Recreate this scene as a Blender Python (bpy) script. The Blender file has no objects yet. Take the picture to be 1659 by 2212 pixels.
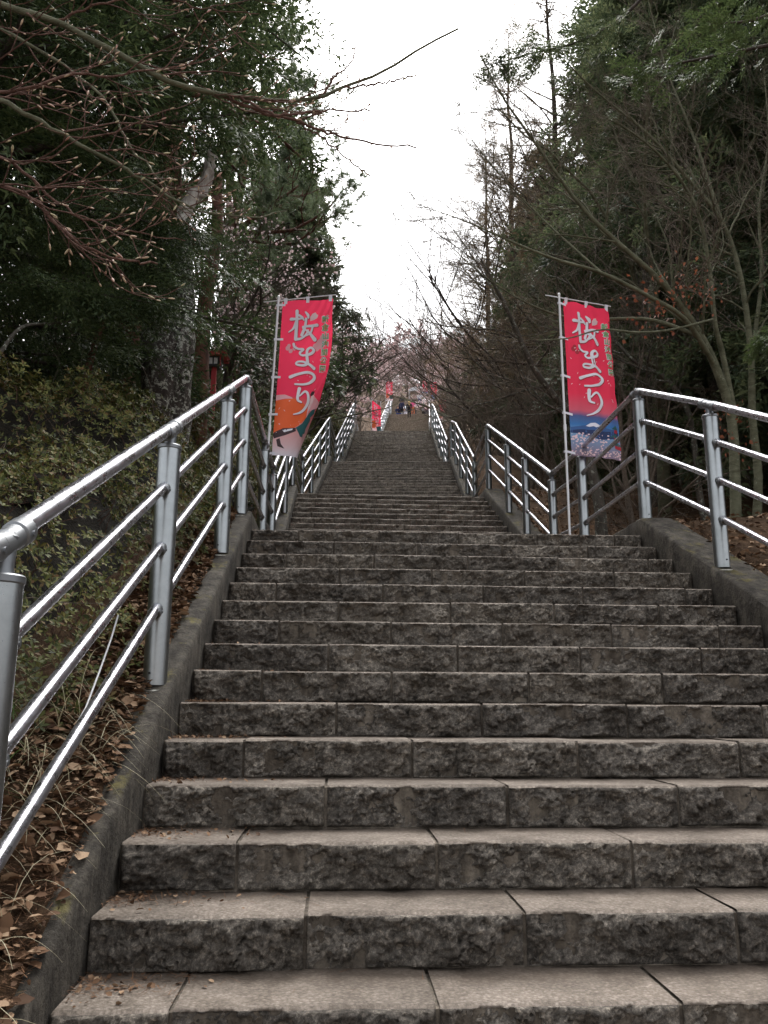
import bpy, math, random
import numpy as np
from mathutils import Vector, Matrix, noise

R_ = math.radians
scn = bpy.context.scene
C = scn.collection

# ------------------------------------------------------------------ camera
EYE = 1.65
PITCH, YAW, ROLL = 12.8, 0.0, 0.3
FPX = 1815.0            # focal length in the 1659 px wide reading of the photograph
cd = bpy.data.cameras.new('camera')
cam = bpy.data.objects.new('camera', cd)
C.objects.link(cam)
cd.sensor_fit = 'VERTICAL'
cd.sensor_height = 36.0
cd.lens = 36.0 * FPX / 2212.0
cd.clip_start = 0.02
cd.clip_end = 1500
RM = Matrix.Rotation(R_(YAW), 3, 'Z') @ Matrix.Rotation(R_(90 + PITCH), 3, 'X') @ Matrix.Rotation(R_(ROLL), 3, 'Z')
cam.matrix_world = Matrix.Translation((0, 0, EYE)) @ RM.to_4x4()
scn.camera = cam

# ------------------------------------------------------------------ world, sun, exposure
w = bpy.data.worlds.new('World')
scn.world = w
w.use_nodes = True
nt = w.node_tree
nt.nodes.clear()
sky = nt.nodes.new('ShaderNodeTexSky')
sky.sky_type = 'NISHITA'
sky.sun_disc = False
sky.sun_elevation = R_(58)
sky.sun_rotation = R_(-20)
sky.air_density = 1.0
sky.dust_density = 6.0
sky.ozone_density = 1.0
hs = nt.nodes.new('ShaderNodeHueSaturation')
hs.inputs['Saturation'].default_value = 0.18
bg = nt.nodes.new('ShaderNodeBackground')
bg.inputs['Strength'].default_value = 0.15
out = nt.nodes.new('ShaderNodeOutputWorld')
nt.links.new(sky.outputs[0], hs.inputs['Color'])
nt.links.new(hs.outputs[0], bg.inputs['Color'])
nt.links.new(bg.outputs[0], out.inputs['Surface'])
sd = bpy.data.lights.new('sun', 'SUN')
sd.energy = 1.0
sd.angle = R_(25)
sd.color = (1.0, 0.97, 0.93)
sun = bpy.data.objects.new('sun', sd)
sun.rotation_euler = (R_(32), 0, R_(160))
C.objects.link(sun)
scn.view_settings.view_transform = 'Standard'
scn.view_settings.look = 'None'
scn.view_settings.exposure = 1.7
scn.view_settings.gamma = 1.0
scn.view_settings.use_curve_mapping = False
scn.cycles.max_bounces = 5
scn.cycles.diffuse_bounces = 3
scn.cycles.glossy_bounces = 3
scn.cycles.transmission_bounces = 2
scn.cycles.use_denoising = True


def at(px, py, Y):
    """world point seen at a pixel of the 1659x2212 reading, at forward distance Y"""
    d = RM @ Vector(((px - 829.5) / FPX, -(py - 1106) / FPX, -1.0))
    return np.array([0, 0, EYE]) + np.array(d) * (Y / d.y)


# ------------------------------------------------------------------ mesh helpers
def link(o, parent=None):
    C.objects.link(o)
    if parent is not None:
        o.parent = parent
    return o


def tag(o, label=None, cat=None, group=None, kind=None):
    if label: o['label'] = label
    if cat: o['category'] = cat
    if group: o['group'] = group
    if kind: o['kind'] = kind
    return o


def empty(name, loc=(0, 0, 0), rz=0.0):
    o = bpy.data.objects.new(name, None)
    o.empty_display_size = 0.2
    o.location = loc
    o.rotation_euler = (0, 0, rz)
    return link(o)


def np_mesh(name, V, F, mats=(), midx=None, smooth=False):
    V = np.asarray(V, dtype=np.float32)
    F = np.asarray(F, dtype=np.int32)
    me = bpy.data.meshes.new(name)
    k = F.shape[1]
    me.vertices.add(len(V))
    me.vertices.foreach_set('co', V.ravel())
    me.loops.add(F.size)
    me.loops.foreach_set('vertex_index', F.ravel())
    me.polygons.add(len(F))
    me.polygons.foreach_set('loop_start', np.arange(0, F.size, k, dtype=np.int32))
    try:
        me.polygons.foreach_set('loop_total', np.full(len(F), k, dtype=np.int32))
    except Exception:
        pass
    for m in mats:
        me.materials.append(m)
    if midx is not None:
        me.polygons.foreach_set('material_index', np.asarray(midx, dtype=np.int32))
    if smooth:
        me.polygons.foreach_set('use_smooth', np.ones(len(F), dtype=bool))
    me.update(calc_edges=True)
    return me


class MB:
    """collects quads / polygons into one mesh"""
    def __init__(self):
        self.V, self.F, self.M = [], [], []

    def add(self, V, F, m=0):
        o = len(self.V)
        self.V += [tuple(v) for v in V]
        self.F += [tuple(i + o for i in f) for f in F]
        self.M += [m] * len(F)

    def box(self, c, s, m=0, rz=0.0):
        cx, cy, cz = c
        sx, sy, sz = s[0] / 2, s[1] / 2, s[2] / 2
        ca, sa = math.cos(rz), math.sin(rz)
        V = []
        for z in (-sz, sz):
            for x, y in ((-sx, -sy), (sx, -sy), (sx, sy), (-sx, sy)):
                V.append((cx + x * ca - y * sa, cy + x * sa + y * ca, cz + z))
        self.add(V, [(0, 3, 2, 1), (4, 5, 6, 7), (0, 1, 5, 4), (1, 2, 6, 5), (2, 3, 7, 6), (3, 0, 4, 7)], m)

    def tube(self, pts, rad, k=10, m=0, cap=True):
        pts = [Vector(p) for p in pts]
        if not hasattr(rad, '__len__'):
            rad = [rad] * len(pts)
        V, F = [], []
        for i, p in enumerate(pts):
            t = (pts[min(i + 1, len(pts) - 1)] - pts[max(i - 1, 0)])
            if t.length < 1e-9: t = Vector((0, 0, 1))
            t.normalize()
            ref = Vector((0, 0, 1)) if abs(t.z) < 0.95 else Vector((1, 0, 0))
            a = t.cross(ref).normalized()
            b = t.cross(a)
            for j in range(k):
                an = 2 * math.pi * j / k
                V.append(p + (a * math.cos(an) + b * math.sin(an)) * rad[i])
        n = len(pts)
        for i in range(n - 1):
            for j in range(k):
                j2 = (j + 1) % k
                F.append((i * k + j, i * k + j2, (i + 1) * k + j2, (i + 1) * k + j))
        if cap:
            F.append(tuple(range(k)))
            F.append(tuple(reversed(range((n - 1) * k, n * k))))
        self.add(V, F, m)

    def build(self, name, mats, parent=None, smooth=False, angle=None):
        me = bpy.data.meshes.new(name)
        me.from_pydata(self.V, [], self.F)
        if not isinstance(mats, (list, tuple)): mats = [mats]
        for m in mats: me.materials.append(m)
        me.polygons.foreach_set('material_index', self.M)
        if smooth:
            me.polygons.foreach_set('use_smooth', [True] * len(self.F))
        me.update()
        if smooth and angle:
            me.set_sharp_from_angle(angle=R_(angle))
        return link(bpy.data.objects.new(name, me), parent)


def tubes(P, Rd, k=4):
    """P (m,n,3), Rd (m,n): batch of tubes -> V, F(quads)"""
    P = np.asarray(P, float)
    Rd = np.asarray(Rd, float)
    m, n, _ = P.shape
    T = np.gradient(P, axis=1)
    T /= np.linalg.norm(T, axis=2, keepdims=True) + 1e-9
    ref = np.zeros((m, n, 3)); ref[..., 2] = 1
    st = np.abs(T[:, :1, 2:3]) > 0.9
    ref = np.where(st, np.array([1.0, 0, 0]), ref)
    A = np.cross(T, ref); A /= np.linalg.norm(A, axis=2, keepdims=True) + 1e-9
    B = np.cross(T, A)
    an = np.arange(k) * 2 * np.pi / k
    ring = A[:, :, None] * np.cos(an)[None, None, :, None] + B[:, :, None] * np.sin(an)[None, None, :, None]
    V = P[:, :, None] + ring * Rd[:, :, None, None]
    base = (np.arange(m) * n * k)[:, None, None] + (np.arange(n - 1) * k)[None, :, None] + np.arange(k)[None, None]
    nxt = (np.arange(m) * n * k)[:, None, None] + (np.arange(n - 1) * k)[None, :, None] + ((np.arange(k) + 1) % k)[None, None]
    F = np.stack([base, nxt, nxt + k, base + k], axis=-1).reshape(-1, 4)
    return V.reshape(-1, 3), F


def unit(v):
    return v / (np.linalg.norm(v, axis=-1, keepdims=True) + 1e-9)


def grow(P0, D, L, n, rng, wob=0.25, trop=(0, 0, 0), bend=0.0):
    m = len(P0)
    pts = np.zeros((m, n, 3)); pts[:, 0] = P0
    d = unit(D)
    trop = np.asarray(trop, float)
    for i in range(1, n):
        d = unit(d + rng.normal(0, wob, (m, 3)) + trop / n)
        pts[:, i] = pts[:, i - 1] + d * (L / (n - 1))[:, None]
    return pts


def spawn(pts, rad, L, c, rng, t0=0.15, t1=1.0, ang=(35, 65), lf=(0.4, 0.7), rf=0.6, taper=0.5, flat=0.0, even=False):
    m, n, _ = pts.shape
    if even:
        t = np.tile(np.linspace(t0, t1, c), (m, 1)) + rng.uniform(-0.5, 0.5, (m, c)) * (t1 - t0) / c
        t = np.clip(t, 0, 1)
    else:
        t = rng.uniform(t0, t1, (m, c))
    x = t * (n - 1)
    i = np.clip(x.astype(int), 0, n - 2)
    f = (x - i)[..., None]
    ar = np.arange(m)[:, None]
    p = pts[ar, i] * (1 - f) + pts[ar, i + 1] * f
    r = rad[ar, i] * (1 - f[..., 0]) + rad[ar, i + 1] * f[..., 0]
    T = unit(pts[ar, i + 1] - pts[ar, i])
    q = rng.normal(0, 1, (m, c, 3))
    q[..., 2] *= (1 - flat)
    q = unit(q - (q * T).sum(-1, keepdims=True) * T)
    a = np.radians(rng.uniform(ang[0], ang[1], (m, c)))[..., None]
    d = T * np.cos(a) + q * np.sin(a)
    ln = L[:, None] * rng.uniform(lf[0], lf[1], (m, c)) * (1 - taper * t)
    return p.reshape(-1, 3), d.reshape(-1, 3), ln.ravel(), (r * rf).ravel(), t.ravel()


def radii(r0, n, tip=0.35, rmin=0.002):
    return np.maximum(np.asarray(r0)[:, None] * np.linspace(1, tip, n)[None], rmin)


def inst(TV, TF, P, X, Z, S, rng=None):
    """instance a template (x axis along X, z roughly Z) -> V, F"""
    X = unit(X)
    Yv = unit(np.cross(Z, X))
    Zv = np.cross(X, Yv)
    S = np.asarray(S)[:, None, None]
    V = P[:, None] + S * (TV[None, :, 0:1] * X[:, None] + TV[None, :, 1:2] * Yv[:, None] + TV[None, :, 2:3] * Zv[:, None])
    F = (np.arange(len(P)) * len(TV))[:, None, None] + TF[None]
    return V.reshape(-1, 3), F.reshape(-1, TF.shape[1])


def merge(*parts):
    Vs, Fs, Ms, o = [], [], [], 0
    for V, F, m in parts:
        if len(V) == 0: continue
        if F.shape[1] == 3:
            F = np.concatenate([F, F[:, 2:3]], axis=1)
        Vs.append(V); Fs.append(F + o); Ms.append(np.full(len(F), m)); o += len(V)
    return np.concatenate(Vs), np.concatenate(Fs), np.concatenate(Ms)


# ------------------------------------------------------------------ materials
def mat(name, base=(0.5, 0.5, 0.5), rough=0.6, metal=0.0, spec=0.5):
    m = bpy.data.materials.new(name)
    m.use_nodes = True
    b = m.node_tree.nodes['Principled BSDF']
    b.inputs['Base Color'].default_value = (*base, 1)
    b.inputs['Roughness'].default_value = rough
    b.inputs['Metallic'].default_value = metal
    b.inputs['Specular IOR Level'].default_value = spec
    return m


class NB:
    def __init__(self, m):
        self.m, self.nt = m, m.node_tree
        self.b = self.nt.nodes['Principled BSDF']

    def n(self, t, **kw):
        x = self.nt.nodes.new(t)
        for k, v in kw.items():
            if hasattr(x, k): setattr(x, k, v)
            else: x.inputs[k.replace('_', ' ')].default_value = v
        return x

    def l(self, a, b):
        self.nt.links.new(a, b)

    def coords(self, rand=True):
        tc = self.n('ShaderNodeTexCoord')
        if not rand: return tc.outputs['Object']
        oi = self.n('ShaderNodeObjectInfo')
        va = self.n('ShaderNodeVectorMath', operation='MULTIPLY_ADD')
        self.l(oi.outputs['Random'], va.inputs[0])
        va.inputs[1].default_value = (37, 19, 53)
        self.l(tc.outputs['Object'], va.inputs[2])
        return va.outputs[0]

    def noise(self, co, scale, detail=6, rough=0.6, dist=0.0):
        x = self.n('ShaderNodeTexNoise')
        x.inputs['Scale'].default_value = scale
        x.inputs['Detail'].default_value = detail
        x.inputs['Roughness'].default_value = rough
        x.inputs['Distortion'].default_value = dist
        self.l(co, x.inputs['Vector'])
        return x.outputs['Fac']

    def ramp(self, fac, stops):
        r = self.n('ShaderNodeValToRGB')
        el = r.color_ramp.elements
        while len(el) < len(stops): el.new(0.5)
        for e, (p, c) in zip(el, stops):
            e.position = p
            e.color = (*c, 1) if len(c) == 3 else c
        self.l(fac, r.inputs[0])
        return r.outputs['Color']

    def mix(self, fac, a, b, mode='MIX'):
        x = self.n('ShaderNodeMix', data_type='RGBA', blend_type=mode)
        for s, v in ((x.inputs[0], fac), (x.inputs[6], a), (x.inputs[7], b)):
            if isinstance(v, (int, float)): s.default_value = v
            elif isinstance(v, tuple): s.default_value = (*v, 1)
            else: self.l(v, s)
        return x.outputs[2]

    def bump(self, h, strength, dist=0.01, prev=None):
        x = self.n('ShaderNodeBump')
        x.inputs['Strength'].default_value = strength
        x.inputs['Distance'].default_value = dist
        self.l(h, x.inputs['Height'])
        if prev is not None: self.l(prev, x.inputs['Normal'])
        return x.outputs[0]


def stone_rough(name, lo, hi, bumpk=1.0):
    m = mat(name, rough=0.85, spec=0.3)
    b = NB(m)
    co = b.coords()
    n1 = b.noise(co, 7, 5, 0.6, 0.4)
    n2 = b.noise(co, 62, 6, 0.85, 0.3)
    n4 = b.noise(co, 18, 6, 0.8, 0.8)
    n3 = b.noise(co, 2.2, 3, 0.6)
    c = b.ramp(n1, [(0.32, lo), (0.66, hi)])
    c2 = b.ramp(n2, [(0.36, (0.38, 0.37, 0.36)), (0.52, (1, 1, 1)), (0.66, (2.6, 2.55, 2.45))])
    c = b.mix(1.0, c, c2, 'MULTIPLY')
    c = b.mix(1.0, c, b.ramp(n4, [(0.38, (0.55, 0.54, 0.53)), (0.6, (1.35, 1.33, 1.3))]), 'MULTIPLY')
    rust = b.ramp(n3, [(0.5, (0, 0, 0)), (0.68, (1, 1, 1))])
    c = b.mix(rust, c, b.mix(0.35, c, (0.085, 0.065, 0.045)))
    oi = b.n('ShaderNodeObjectInfo')
    c = b.mix(1.0, c, b.ramp(oi.outputs['Random'], [(0, (0.78, 0.77, 0.76)), (1, (1.22, 1.2, 1.16))]), 'MULTIPLY')
    b.l(c, b.b.inputs['Base Color'])
    v = b.n('ShaderNodeTexVoronoi')
    v.inputs['Scale'].default_value = 26
    b.l(co, v.inputs['Vector'])
    h1 = b.bump(v.outputs['Distance'], 0.35 * bumpk, 0.01)
    h2 = b.bump(n4, 1.0, 0.035 * bumpk, h1)
    h3 = b.bump(n2, 1.0, 0.010 * bumpk, h2)
    b.l(h3, b.b.inputs['Normal'])
    return m


def stone_top(name):
    m = mat(name, rough=0.8, spec=0.3)
    b = NB(m)
    co = b.coords()
    n1 = b.noise(co, 3, 4, 0.6)
    n2 = b.noise(co, 140, 3, 0.8)
    v = b.n('ShaderNodeTexVoronoi')
    v.inputs['Scale'].default_value = 70
    b.l(co, v.inputs['Vector'])
    c = b.ramp(n1, [(0.3, (0.15, 0.128, 0.108)), (0.7, (0.30, 0.262, 0.228))])
    c = b.mix(1.0, c, b.ramp(n2, [(0.3, (0.6, 0.58, 0.55)), (0.7, (1.3, 1.28, 1.26))]), 'MULTIPLY')
    c = b.mix(1.0, c, b.ramp(v.outputs['Distance'], [(0.05, (1.15, 1.15, 1.15)), (0.6, (0.72, 0.7, 0.68))]), 'MULTIPLY')
    # soil gathered at the back of each tread (object y runs from the nosing to the back)
    tc = b.n('ShaderNodeTexCoord')
    sp = b.n('ShaderNodeSeparateXYZ')
    b.l(tc.outputs['Object'], sp.inputs[0])
    md = b.n('ShaderNodeMath', operation='MULTIPLY_ADD')
    b.l(b.noise(co, 9, 5, 0.7), md.inputs[0]); md.inputs[1].default_value = 0.24
    b.l(sp.outputs['Y'], md.inputs[2])
    dirt = b.ramp(md.outputs[0], [(0.23, (0, 0, 0)), (0.36, (1, 1, 1))])
    c = b.mix(dirt, c, b.mix(0.62, c, (0.075, 0.055, 0.04)))
    c = b.mix(1.0, c, b.ramp(b.noise(co, 7, 6, 0.75), [(0.35, (0.68, 0.66, 0.63)), (0.6, (1.12, 1.12, 1.12))]), 'MULTIPLY')
    b.l(c, b.b.inputs['Base Color'])
    h = b.bump(v.outputs['Distance'], 0.5, 0.006)
    h = b.bump(n2, 0.4, 0.003, h)
    b.l(h, b.b.inputs['Normal'])
    return m


def concrete(name, lo, hi, moss=True):
    m = mat(name, rough=0.9, spec=0.25)
    b = NB(m)
    co = b.coords(False)
    n1 = b.noise(co, 2.5, 7, 0.65, 0.3)
    n2 = b.noise(co, 60, 4, 0.8)
    c = b.ramp(n1, [(0.3, lo), (0.7, hi)])
    c = b.mix(1.0, c, b.ramp(n2, [(0.3, (0.7, 0.7, 0.7)), (0.7, (1.35, 1.35, 1.3))]), 'MULTIPLY')
    if moss:
        n3 = b.noise(co, 6, 6, 0.7)
        mk = b.ramp(n3, [(0.56, (0, 0, 0)), (0.64, (1, 1, 1))])
        ge = b.n('ShaderNodeNewGeometry')
        sp = b.n('ShaderNodeSeparateXYZ'); b.l(ge.outputs['Normal'], sp.inputs[0])
        up = b.ramp(sp.outputs['Z'], [(0.4, (0, 0, 0)), (0.9, (1, 1, 1))])
        c = b.mix(b.mix(1.0, mk, up, 'MULTIPLY'), c, (0.10, 0.088, 0.035))
    mp = b.n('ShaderNodeMapping'); mp.inputs['Scale'].default_value = (9, 9, 1.2)
    b.l(co, mp.inputs[0])
    c = b.mix(1.0, c, b.ramp(b.noise(mp.outputs[0], 1.6, 5, 0.7), [(0.35, (0.55, 0.53, 0.50)), (0.65, (1.25, 1.22, 1.18))]), 'MULTIPLY')
    c = b.mix(1.0, c, b.ramp(b.noise(co, 11, 6, 0.75), [(0.36, (0.5, 0.48, 0.45)), (0.5, (1.05, 1.05, 1.05)), (0.68, (1.5, 1.5, 1.45))]), 'MULTIPLY')
    b.l(c, b.b.inputs['Base Color'])
    h = b.bump(n2, 0.8, 0.006)
    h = b.bump(b.noise(co, 14, 6, 0.7), 0.7, 0.02, h)
    b.l(h, b.b.inputs['Normal'])
    return m


def leafmat(name, cols, rough=0.5, trans=0.25, spec=0.4, var_scale=0.0):
    m = mat(name, rough=rough, spec=spec)
    b = NB(m)
    ge = b.n('ShaderNodeNewGeometry')
    stops = [(i / max(1, len(cols) - 1), c) for i, c in enumerate(cols)]
    c = b.ramp(ge.outputs['Random Per Island'], stops)
    if var_scale:
        tc = b.n('ShaderNodeTexCoord')
        nz = b.noise(tc.outputs['Object'], var_scale, 3, 0.6)
        c = b.mix(1.0, c, b.ramp(nz, [(0.35, (0.6, 0.62, 0.6)), (0.65, (1.45, 1.4, 1.25))]), 'MULTIPLY')
    b.l(c, b.b.inputs['Base Color'])
    if trans:
        t = b.n('ShaderNodeBsdfTranslucent')
        b.l(c, t.inputs['Color'])
        ms = b.n('ShaderNodeMixShader'); ms.inputs[0].default_value = trans
        b.l(b.b.outputs[0], ms.inputs[1]); b.l(t.outputs[0], ms.inputs[2])
        o = [x for x in b.nt.nodes if x.type == 'OUTPUT_MATERIAL'][0]
        b.l(ms.outputs[0], o.inputs['Surface'])
    return m


def bark(name, lo, hi, lichen=None, scale=8.0, stretch=0.25, lk=0.56):
    m = mat(name, rough=0.9, spec=0.2)
    b = NB(m)
    tc = b.n('ShaderNodeTexCoord')
    mp = b.n('ShaderNodeMapping'); mp.inputs['Scale'].default_value = (1, 1, stretch)
    b.l(tc.outputs['Object'], mp.inputs[0])
    n1 = b.noise(mp.outputs[0], scale, 7, 0.7, 0.4)
    c = b.ramp(n1, [(0.35, lo), (0.65, hi)])
    if lichen:
        n2 = b.noise(tc.outputs['Object'], 13.0, 8, 0.8, 0.3)
        c = b.mix(b.ramp(n2, [(lk, (0, 0, 0)), (lk + 0.03, (1, 1, 1))]), c, lichen)
    b.l(c, b.b.inputs['Base Color'])
    b.l(b.bump(n1, 1.0, 0.03), b.b.inputs['Normal'])
    return m


M = {}
M['rough'] = stone_rough('split_stone', (0.125, 0.112, 0.098), (0.31, 0.282, 0.250), 1.5)
M['rough_far'] = stone_rough('split_stone_far', (0.15, 0.125, 0.10), (0.28, 0.238, 0.198), 0.6)
M['top'] = stone_top('bush_hammered_stone')
M['mortar'] = concrete('mortar', (0.07, 0.058, 0.048), (0.16, 0.14, 0.12), False)
M['kerb'] = concrete('mossy_concrete', (0.024, 0.021, 0.018), (0.082, 0.074, 0.064))
M['plaster'] = concrete('cement_plaster', (0.30, 0.30, 0.28), (0.48, 0.48, 0.46), False)
M['post'] = mat('satin_aluminium', (0.42, 0.44, 0.46), 0.34, 1.0)
_b = NB(M['post']); _n = _b.noise(_b.coords(), 220, 3, 0.7)
_b.l(_b.ramp(_n, [(0.3, (0.27, 0.27, 0.27)), (0.7, (0.42, 0.42, 0.42))]), _b.b.inputs['Roughness'])
_n2 = _b.noise(_b.coords(), 5, 5, 0.7)
_b.l(_b.ramp(_n2, [(0.35, (0.29, 0.31, 0.315)), (0.7, (0.40, 0.42, 0.43))]), _b.b.inputs['Base Color'])
M['rail'] = mat('polished_steel', (0.58, 0.58, 0.63), 0.2, 1.0)
_b = NB(M['rail']); _n = _b.noise(_b.coords(), 30, 5, 0.7)
_b.l(_b.ramp(_n, [(0.3, (0.20, 0.20, 0.20)), (0.75, (0.42, 0.42, 0.42))]), _b.b.inputs['Roughness'])
M['cast'] = mat('cast_metal', (0.22, 0.23, 0.24), 0.5, 1.0)
M['dark'] = mat('dark_hole', (0.01, 0.01, 0.01), 0.8)
M['white'] = mat('white_plastic', (0.78, 0.78, 0.80), 0.35)
M['cable'] = mat('grey_cable', (0.5, 0.5, 0.5), 0.5)
M['fir'] = leafmat('fir_needles', [(0.026, 0.042, 0.022), (0.056, 0.086, 0.038), (0.11, 0.14, 0.065)], 0.45, 0.35, 0.15, 0.7)
M['pine'] = leafmat('pine_needles', [(0.075, 0.105, 0.065), (0.12, 0.165, 0.095), (0.19, 0.23, 0.135)], 0.5, 0.35, 0.15, 0.6)
M['cypress'] = leafmat('cypress_foliage', [(0.045, 0.066, 0.040), (0.088, 0.118, 0.066), (0.15, 0.168, 0.095)], 0.55, 0.35, 0.15, 0.7)
M['fresh'] = leafmat('fresh_cypress_foliage', [(0.05, 0.08, 0.028), (0.11, 0.15, 0.055)], 0.5, 0.3, 0.4)
M['azalea'] = leafmat('azalea_leaves', [(0.030, 0.038, 0.015), (0.068, 0.082, 0.026), (0.135, 0.14, 0.044), (0.13, 0.075, 0.04)], 0.6, 0.15, 0.18, 0.9)
M['twigs'] = bark('hedge_twig_shade', (0.006, 0.005, 0.003), (0.022, 0.017, 0.010), None, 40, 1.0)  # near-black: shade among the hedge's inner twigs put into the colour
M['bark_grey'] = bark('grey_bark', (0.045, 0.04, 0.032), (0.13, 0.12, 0.10), (0.30, 0.32, 0.27), 9, 0.3)
M['bark_lichen'] = bark('lichen_bark', (0.022, 0.019, 0.016), (0.085, 0.075, 0.066), (0.42, 0.44, 0.38), 9, 0.3, 0.53)
M['bark_red'] = bark('red_pine_bark', (0.04, 0.02, 0.015), (0.16, 0.075, 0.05), None, 9, 0.3)
M['bark_white'] = bark('pale_dead_bark', (0.22, 0.19, 0.17), (0.70, 0.68, 0.64), None, 7, 0.4)
M['bark_maple'] = bark('smooth_maple_bark', (0.075, 0.075, 0.045), (0.16, 0.16, 0.105), (0.24, 0.25, 0.18), 5, 2.5, 0.6)
M['bark_dark'] = bark('dark_bark', (0.03, 0.024, 0.02), (0.085, 0.068, 0.055), None, 9, 0.3)
M['twig'] = bark('brown_twig', (0.10, 0.078, 0.06), (0.23, 0.19, 0.15), None, 30, 1.0)
M['twig_red'] = bark('reddish_twig', (0.09, 0.045, 0.035), (0.22, 0.13, 0.10), None, 30, 1.0)
M['bud'] = leafmat('bud_scales', [(0.42, 0.22, 0.17), (0.55, 0.40, 0.27), (0.50, 0.46, 0.28)], 0.5, 0.1)
M['petal'] = leafmat('cherry_petals', [(0.70, 0.50, 0.50), (0.82, 0.66, 0.66), (0.85, 0.76, 0.76)], 0.6, 0.4)
M['larch'] = leafmat('larch_twigs', [(0.16, 0.115, 0.07), (0.30, 0.225, 0.14)], 0.7, 0.1)
M['litter'] = leafmat('leaf_litter', [(0.055, 0.03, 0.018), (0.13, 0.07, 0.038), (0.24, 0.145, 0.085), (0.36, 0.25, 0.16)], 0.8, 0.05, 0.2)
M['needles'] = leafmat('fallen_needles', [(0.09, 0.045, 0.025), (0.20, 0.105, 0.055)], 0.8, 0.0, 0.2)
M['drygrass'] = leafmat('dry_grass', [(0.38, 0.33, 0.20), (0.55, 0.50, 0.34)], 0.6, 0.3)
M['grass'] = leafmat('green_grass', [(0.04, 0.09, 0.025), (0.10, 0.17, 0.05)], 0.45, 0.3)
m = mat('forest_soil', rough=0.95, spec=0.1)
b = NB(m); co = b.coords(False)
c = b.ramp(b.noise(co, 3, 8, 0.7), [(0.3, (0.035, 0.022, 0.014)), (0.7, (0.11, 0.07, 0.042))])
c = b.mix(1.0, c, b.ramp(b.noise(co, 45, 5, 0.8), [(0.3, (0.5, 0.5, 0.5)), (0.7, (1.7, 1.6, 1.5))]), 'MULTIPLY')
b.l(c, b.b.inputs['Base Color']); b.l(b.bump(b.noise(co, 30, 6, 0.8), 1.0, 0.03), b.b.inputs['Normal'])
M['soil'] = m

# ------------------------------------------------------------------ stairs layout
RISE, RUN = 0.15, 0.307
FL = [  # start of first riser, steps, z of the level below, half width
    (0.855, 20, 0.0, 1.588), (9.9, 14, 3.0, 1.60), (16.5, 21, 5.1, 1.66),
    (25.2, 34, 8.25, 1.66), (43.8, 88, 13.35, 1.70), (73.7, 70, 26.55, 1.70)]
XK = [(-6, 1.2), (0, 0.900), (15, 0.06), (38, 0.42), (72, 2.25), (96, 2.7), (300, 6)]
HWK = [(-6, 1.588), (9.5, 1.588), (10, 1.60), (15, 1.60), (16.4, 1.66), (40, 1.66), (43.8, 1.70), (300, 1.70)]


def cx(s): return float(np.interp(s, [k[0] for k in XK], [k[1] for k in XK]))
def hw(s): return float(np.interp(s, [k[0] for k in HWK], [k[1] for k in HWK]))


def slope(s):
    for (a, xa), (b_, xb) in zip(XK, XK[1:]):
        if s < b_: return (xb - xa) / (b_ - a)
    return 0


def PT(s, u, z=0.0):
    mm = slope(s); q = 1 / math.hypot(1, mm)
    return Vector((cx(s) + u * q, s - u * mm * q, z))


def kz(s):
    """top of the kerb along the stairs"""
    S, Z = [-10.0], [0.15]
    for st, n, z0, _ in FL:
        S += [st - RUN, st + RUN * (n - 1)]
        Z += [z0 + 0.15, z0 + 0.15 + RISE * n]
    S.append(400); Z.append(Z[-1] + 3)
    return float(np.interp(s, S, Z))


def stepz(s):
    z = 0.0
    for st, n, z0, _ in FL:
        if s >= st - 1e-6:
            z = z0 + RISE * min(n, int((s - st) / RUN + 1e-6) + 1)
    return z


def kzx(X, Y):
    return kz(Y + (X - cx(Y)) * slope(Y))


def G(X, Y):
    """hill surface"""
    u = X - cx(Y)
    h = hw(Y) + ((.012 + .085 * max(0, min(1, (Y - 1.6) / 2.4)) + .02 * noise.noise((Y * 5, 3, 3))) if u < 0 else 0.26)
    z = kz(Y + u * slope(Y) if abs(u) < 4 else Y)
    if Y > 96: z = kz(96) + (min(Y, 190) - 96) * 0.42 + max(0, Y - 190) * 0.1
    d = abs(u) - h
    nz = noise.noise((X * 0.35, Y * 0.35, 0)) * 0.25 + noise.noise((X * 1.7, Y * 1.7, 4)) * 0.06
    if u < 0:
        if d < 0.0: return z - 0.5
        return z + 0.008 - 0.035 * max(0, min(1, (Y - 2.4) / 1.5)) + 0.30 * min(d, 1.5) + 0.06 * max(0, min(d - 3, 25)) + nz * min(1, max(0, d - .15) * 1.2)
    if d < 0.0: return z - 0.5
    dd = d
    return z - 0.03 + 0.03 * min(dd, 6) + 0.08 * max(0, min(dd - 6, 30)) + nz * min(1, dd * 1.0)


# ------------------------------------------------------------------ terrain
def build_ground():
    xs = np.concatenate([-np.geomspace(160, 6.2, 26), np.arange(-6, -2.0, 0.22), np.arange(-1.96, -1.58, 0.025), np.arange(-1.5, 7.01, 0.22), np.geomspace(7.3, 160, 26)])
    ys = np.concatenate([[-60, -40, -25, -15, -8, -4], np.arange(-2, 14, 0.22), np.arange(14, 40, 0.5), np.arange(40, 100, 1.5), np.geomspace(101, 420, 24)])
    V = []
    for y in ys:
        for x in xs:
            xx = x + cx(y)
            V.append((xx, y, G(xx, y)))
    nx = len(xs)
    F = [(j * nx + i, j * nx + i + 1, (j + 1) * nx + i + 1, (j + 1) * nx + i) for j in range(len(ys) - 1) for i in range(nx - 1)]
    me = np_mesh('ground', V, F, [M['soil']], smooth=True)
    o = link(bpy.data.objects.new('ground', me))
    tag(o, kind='structure')
build_ground()


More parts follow.
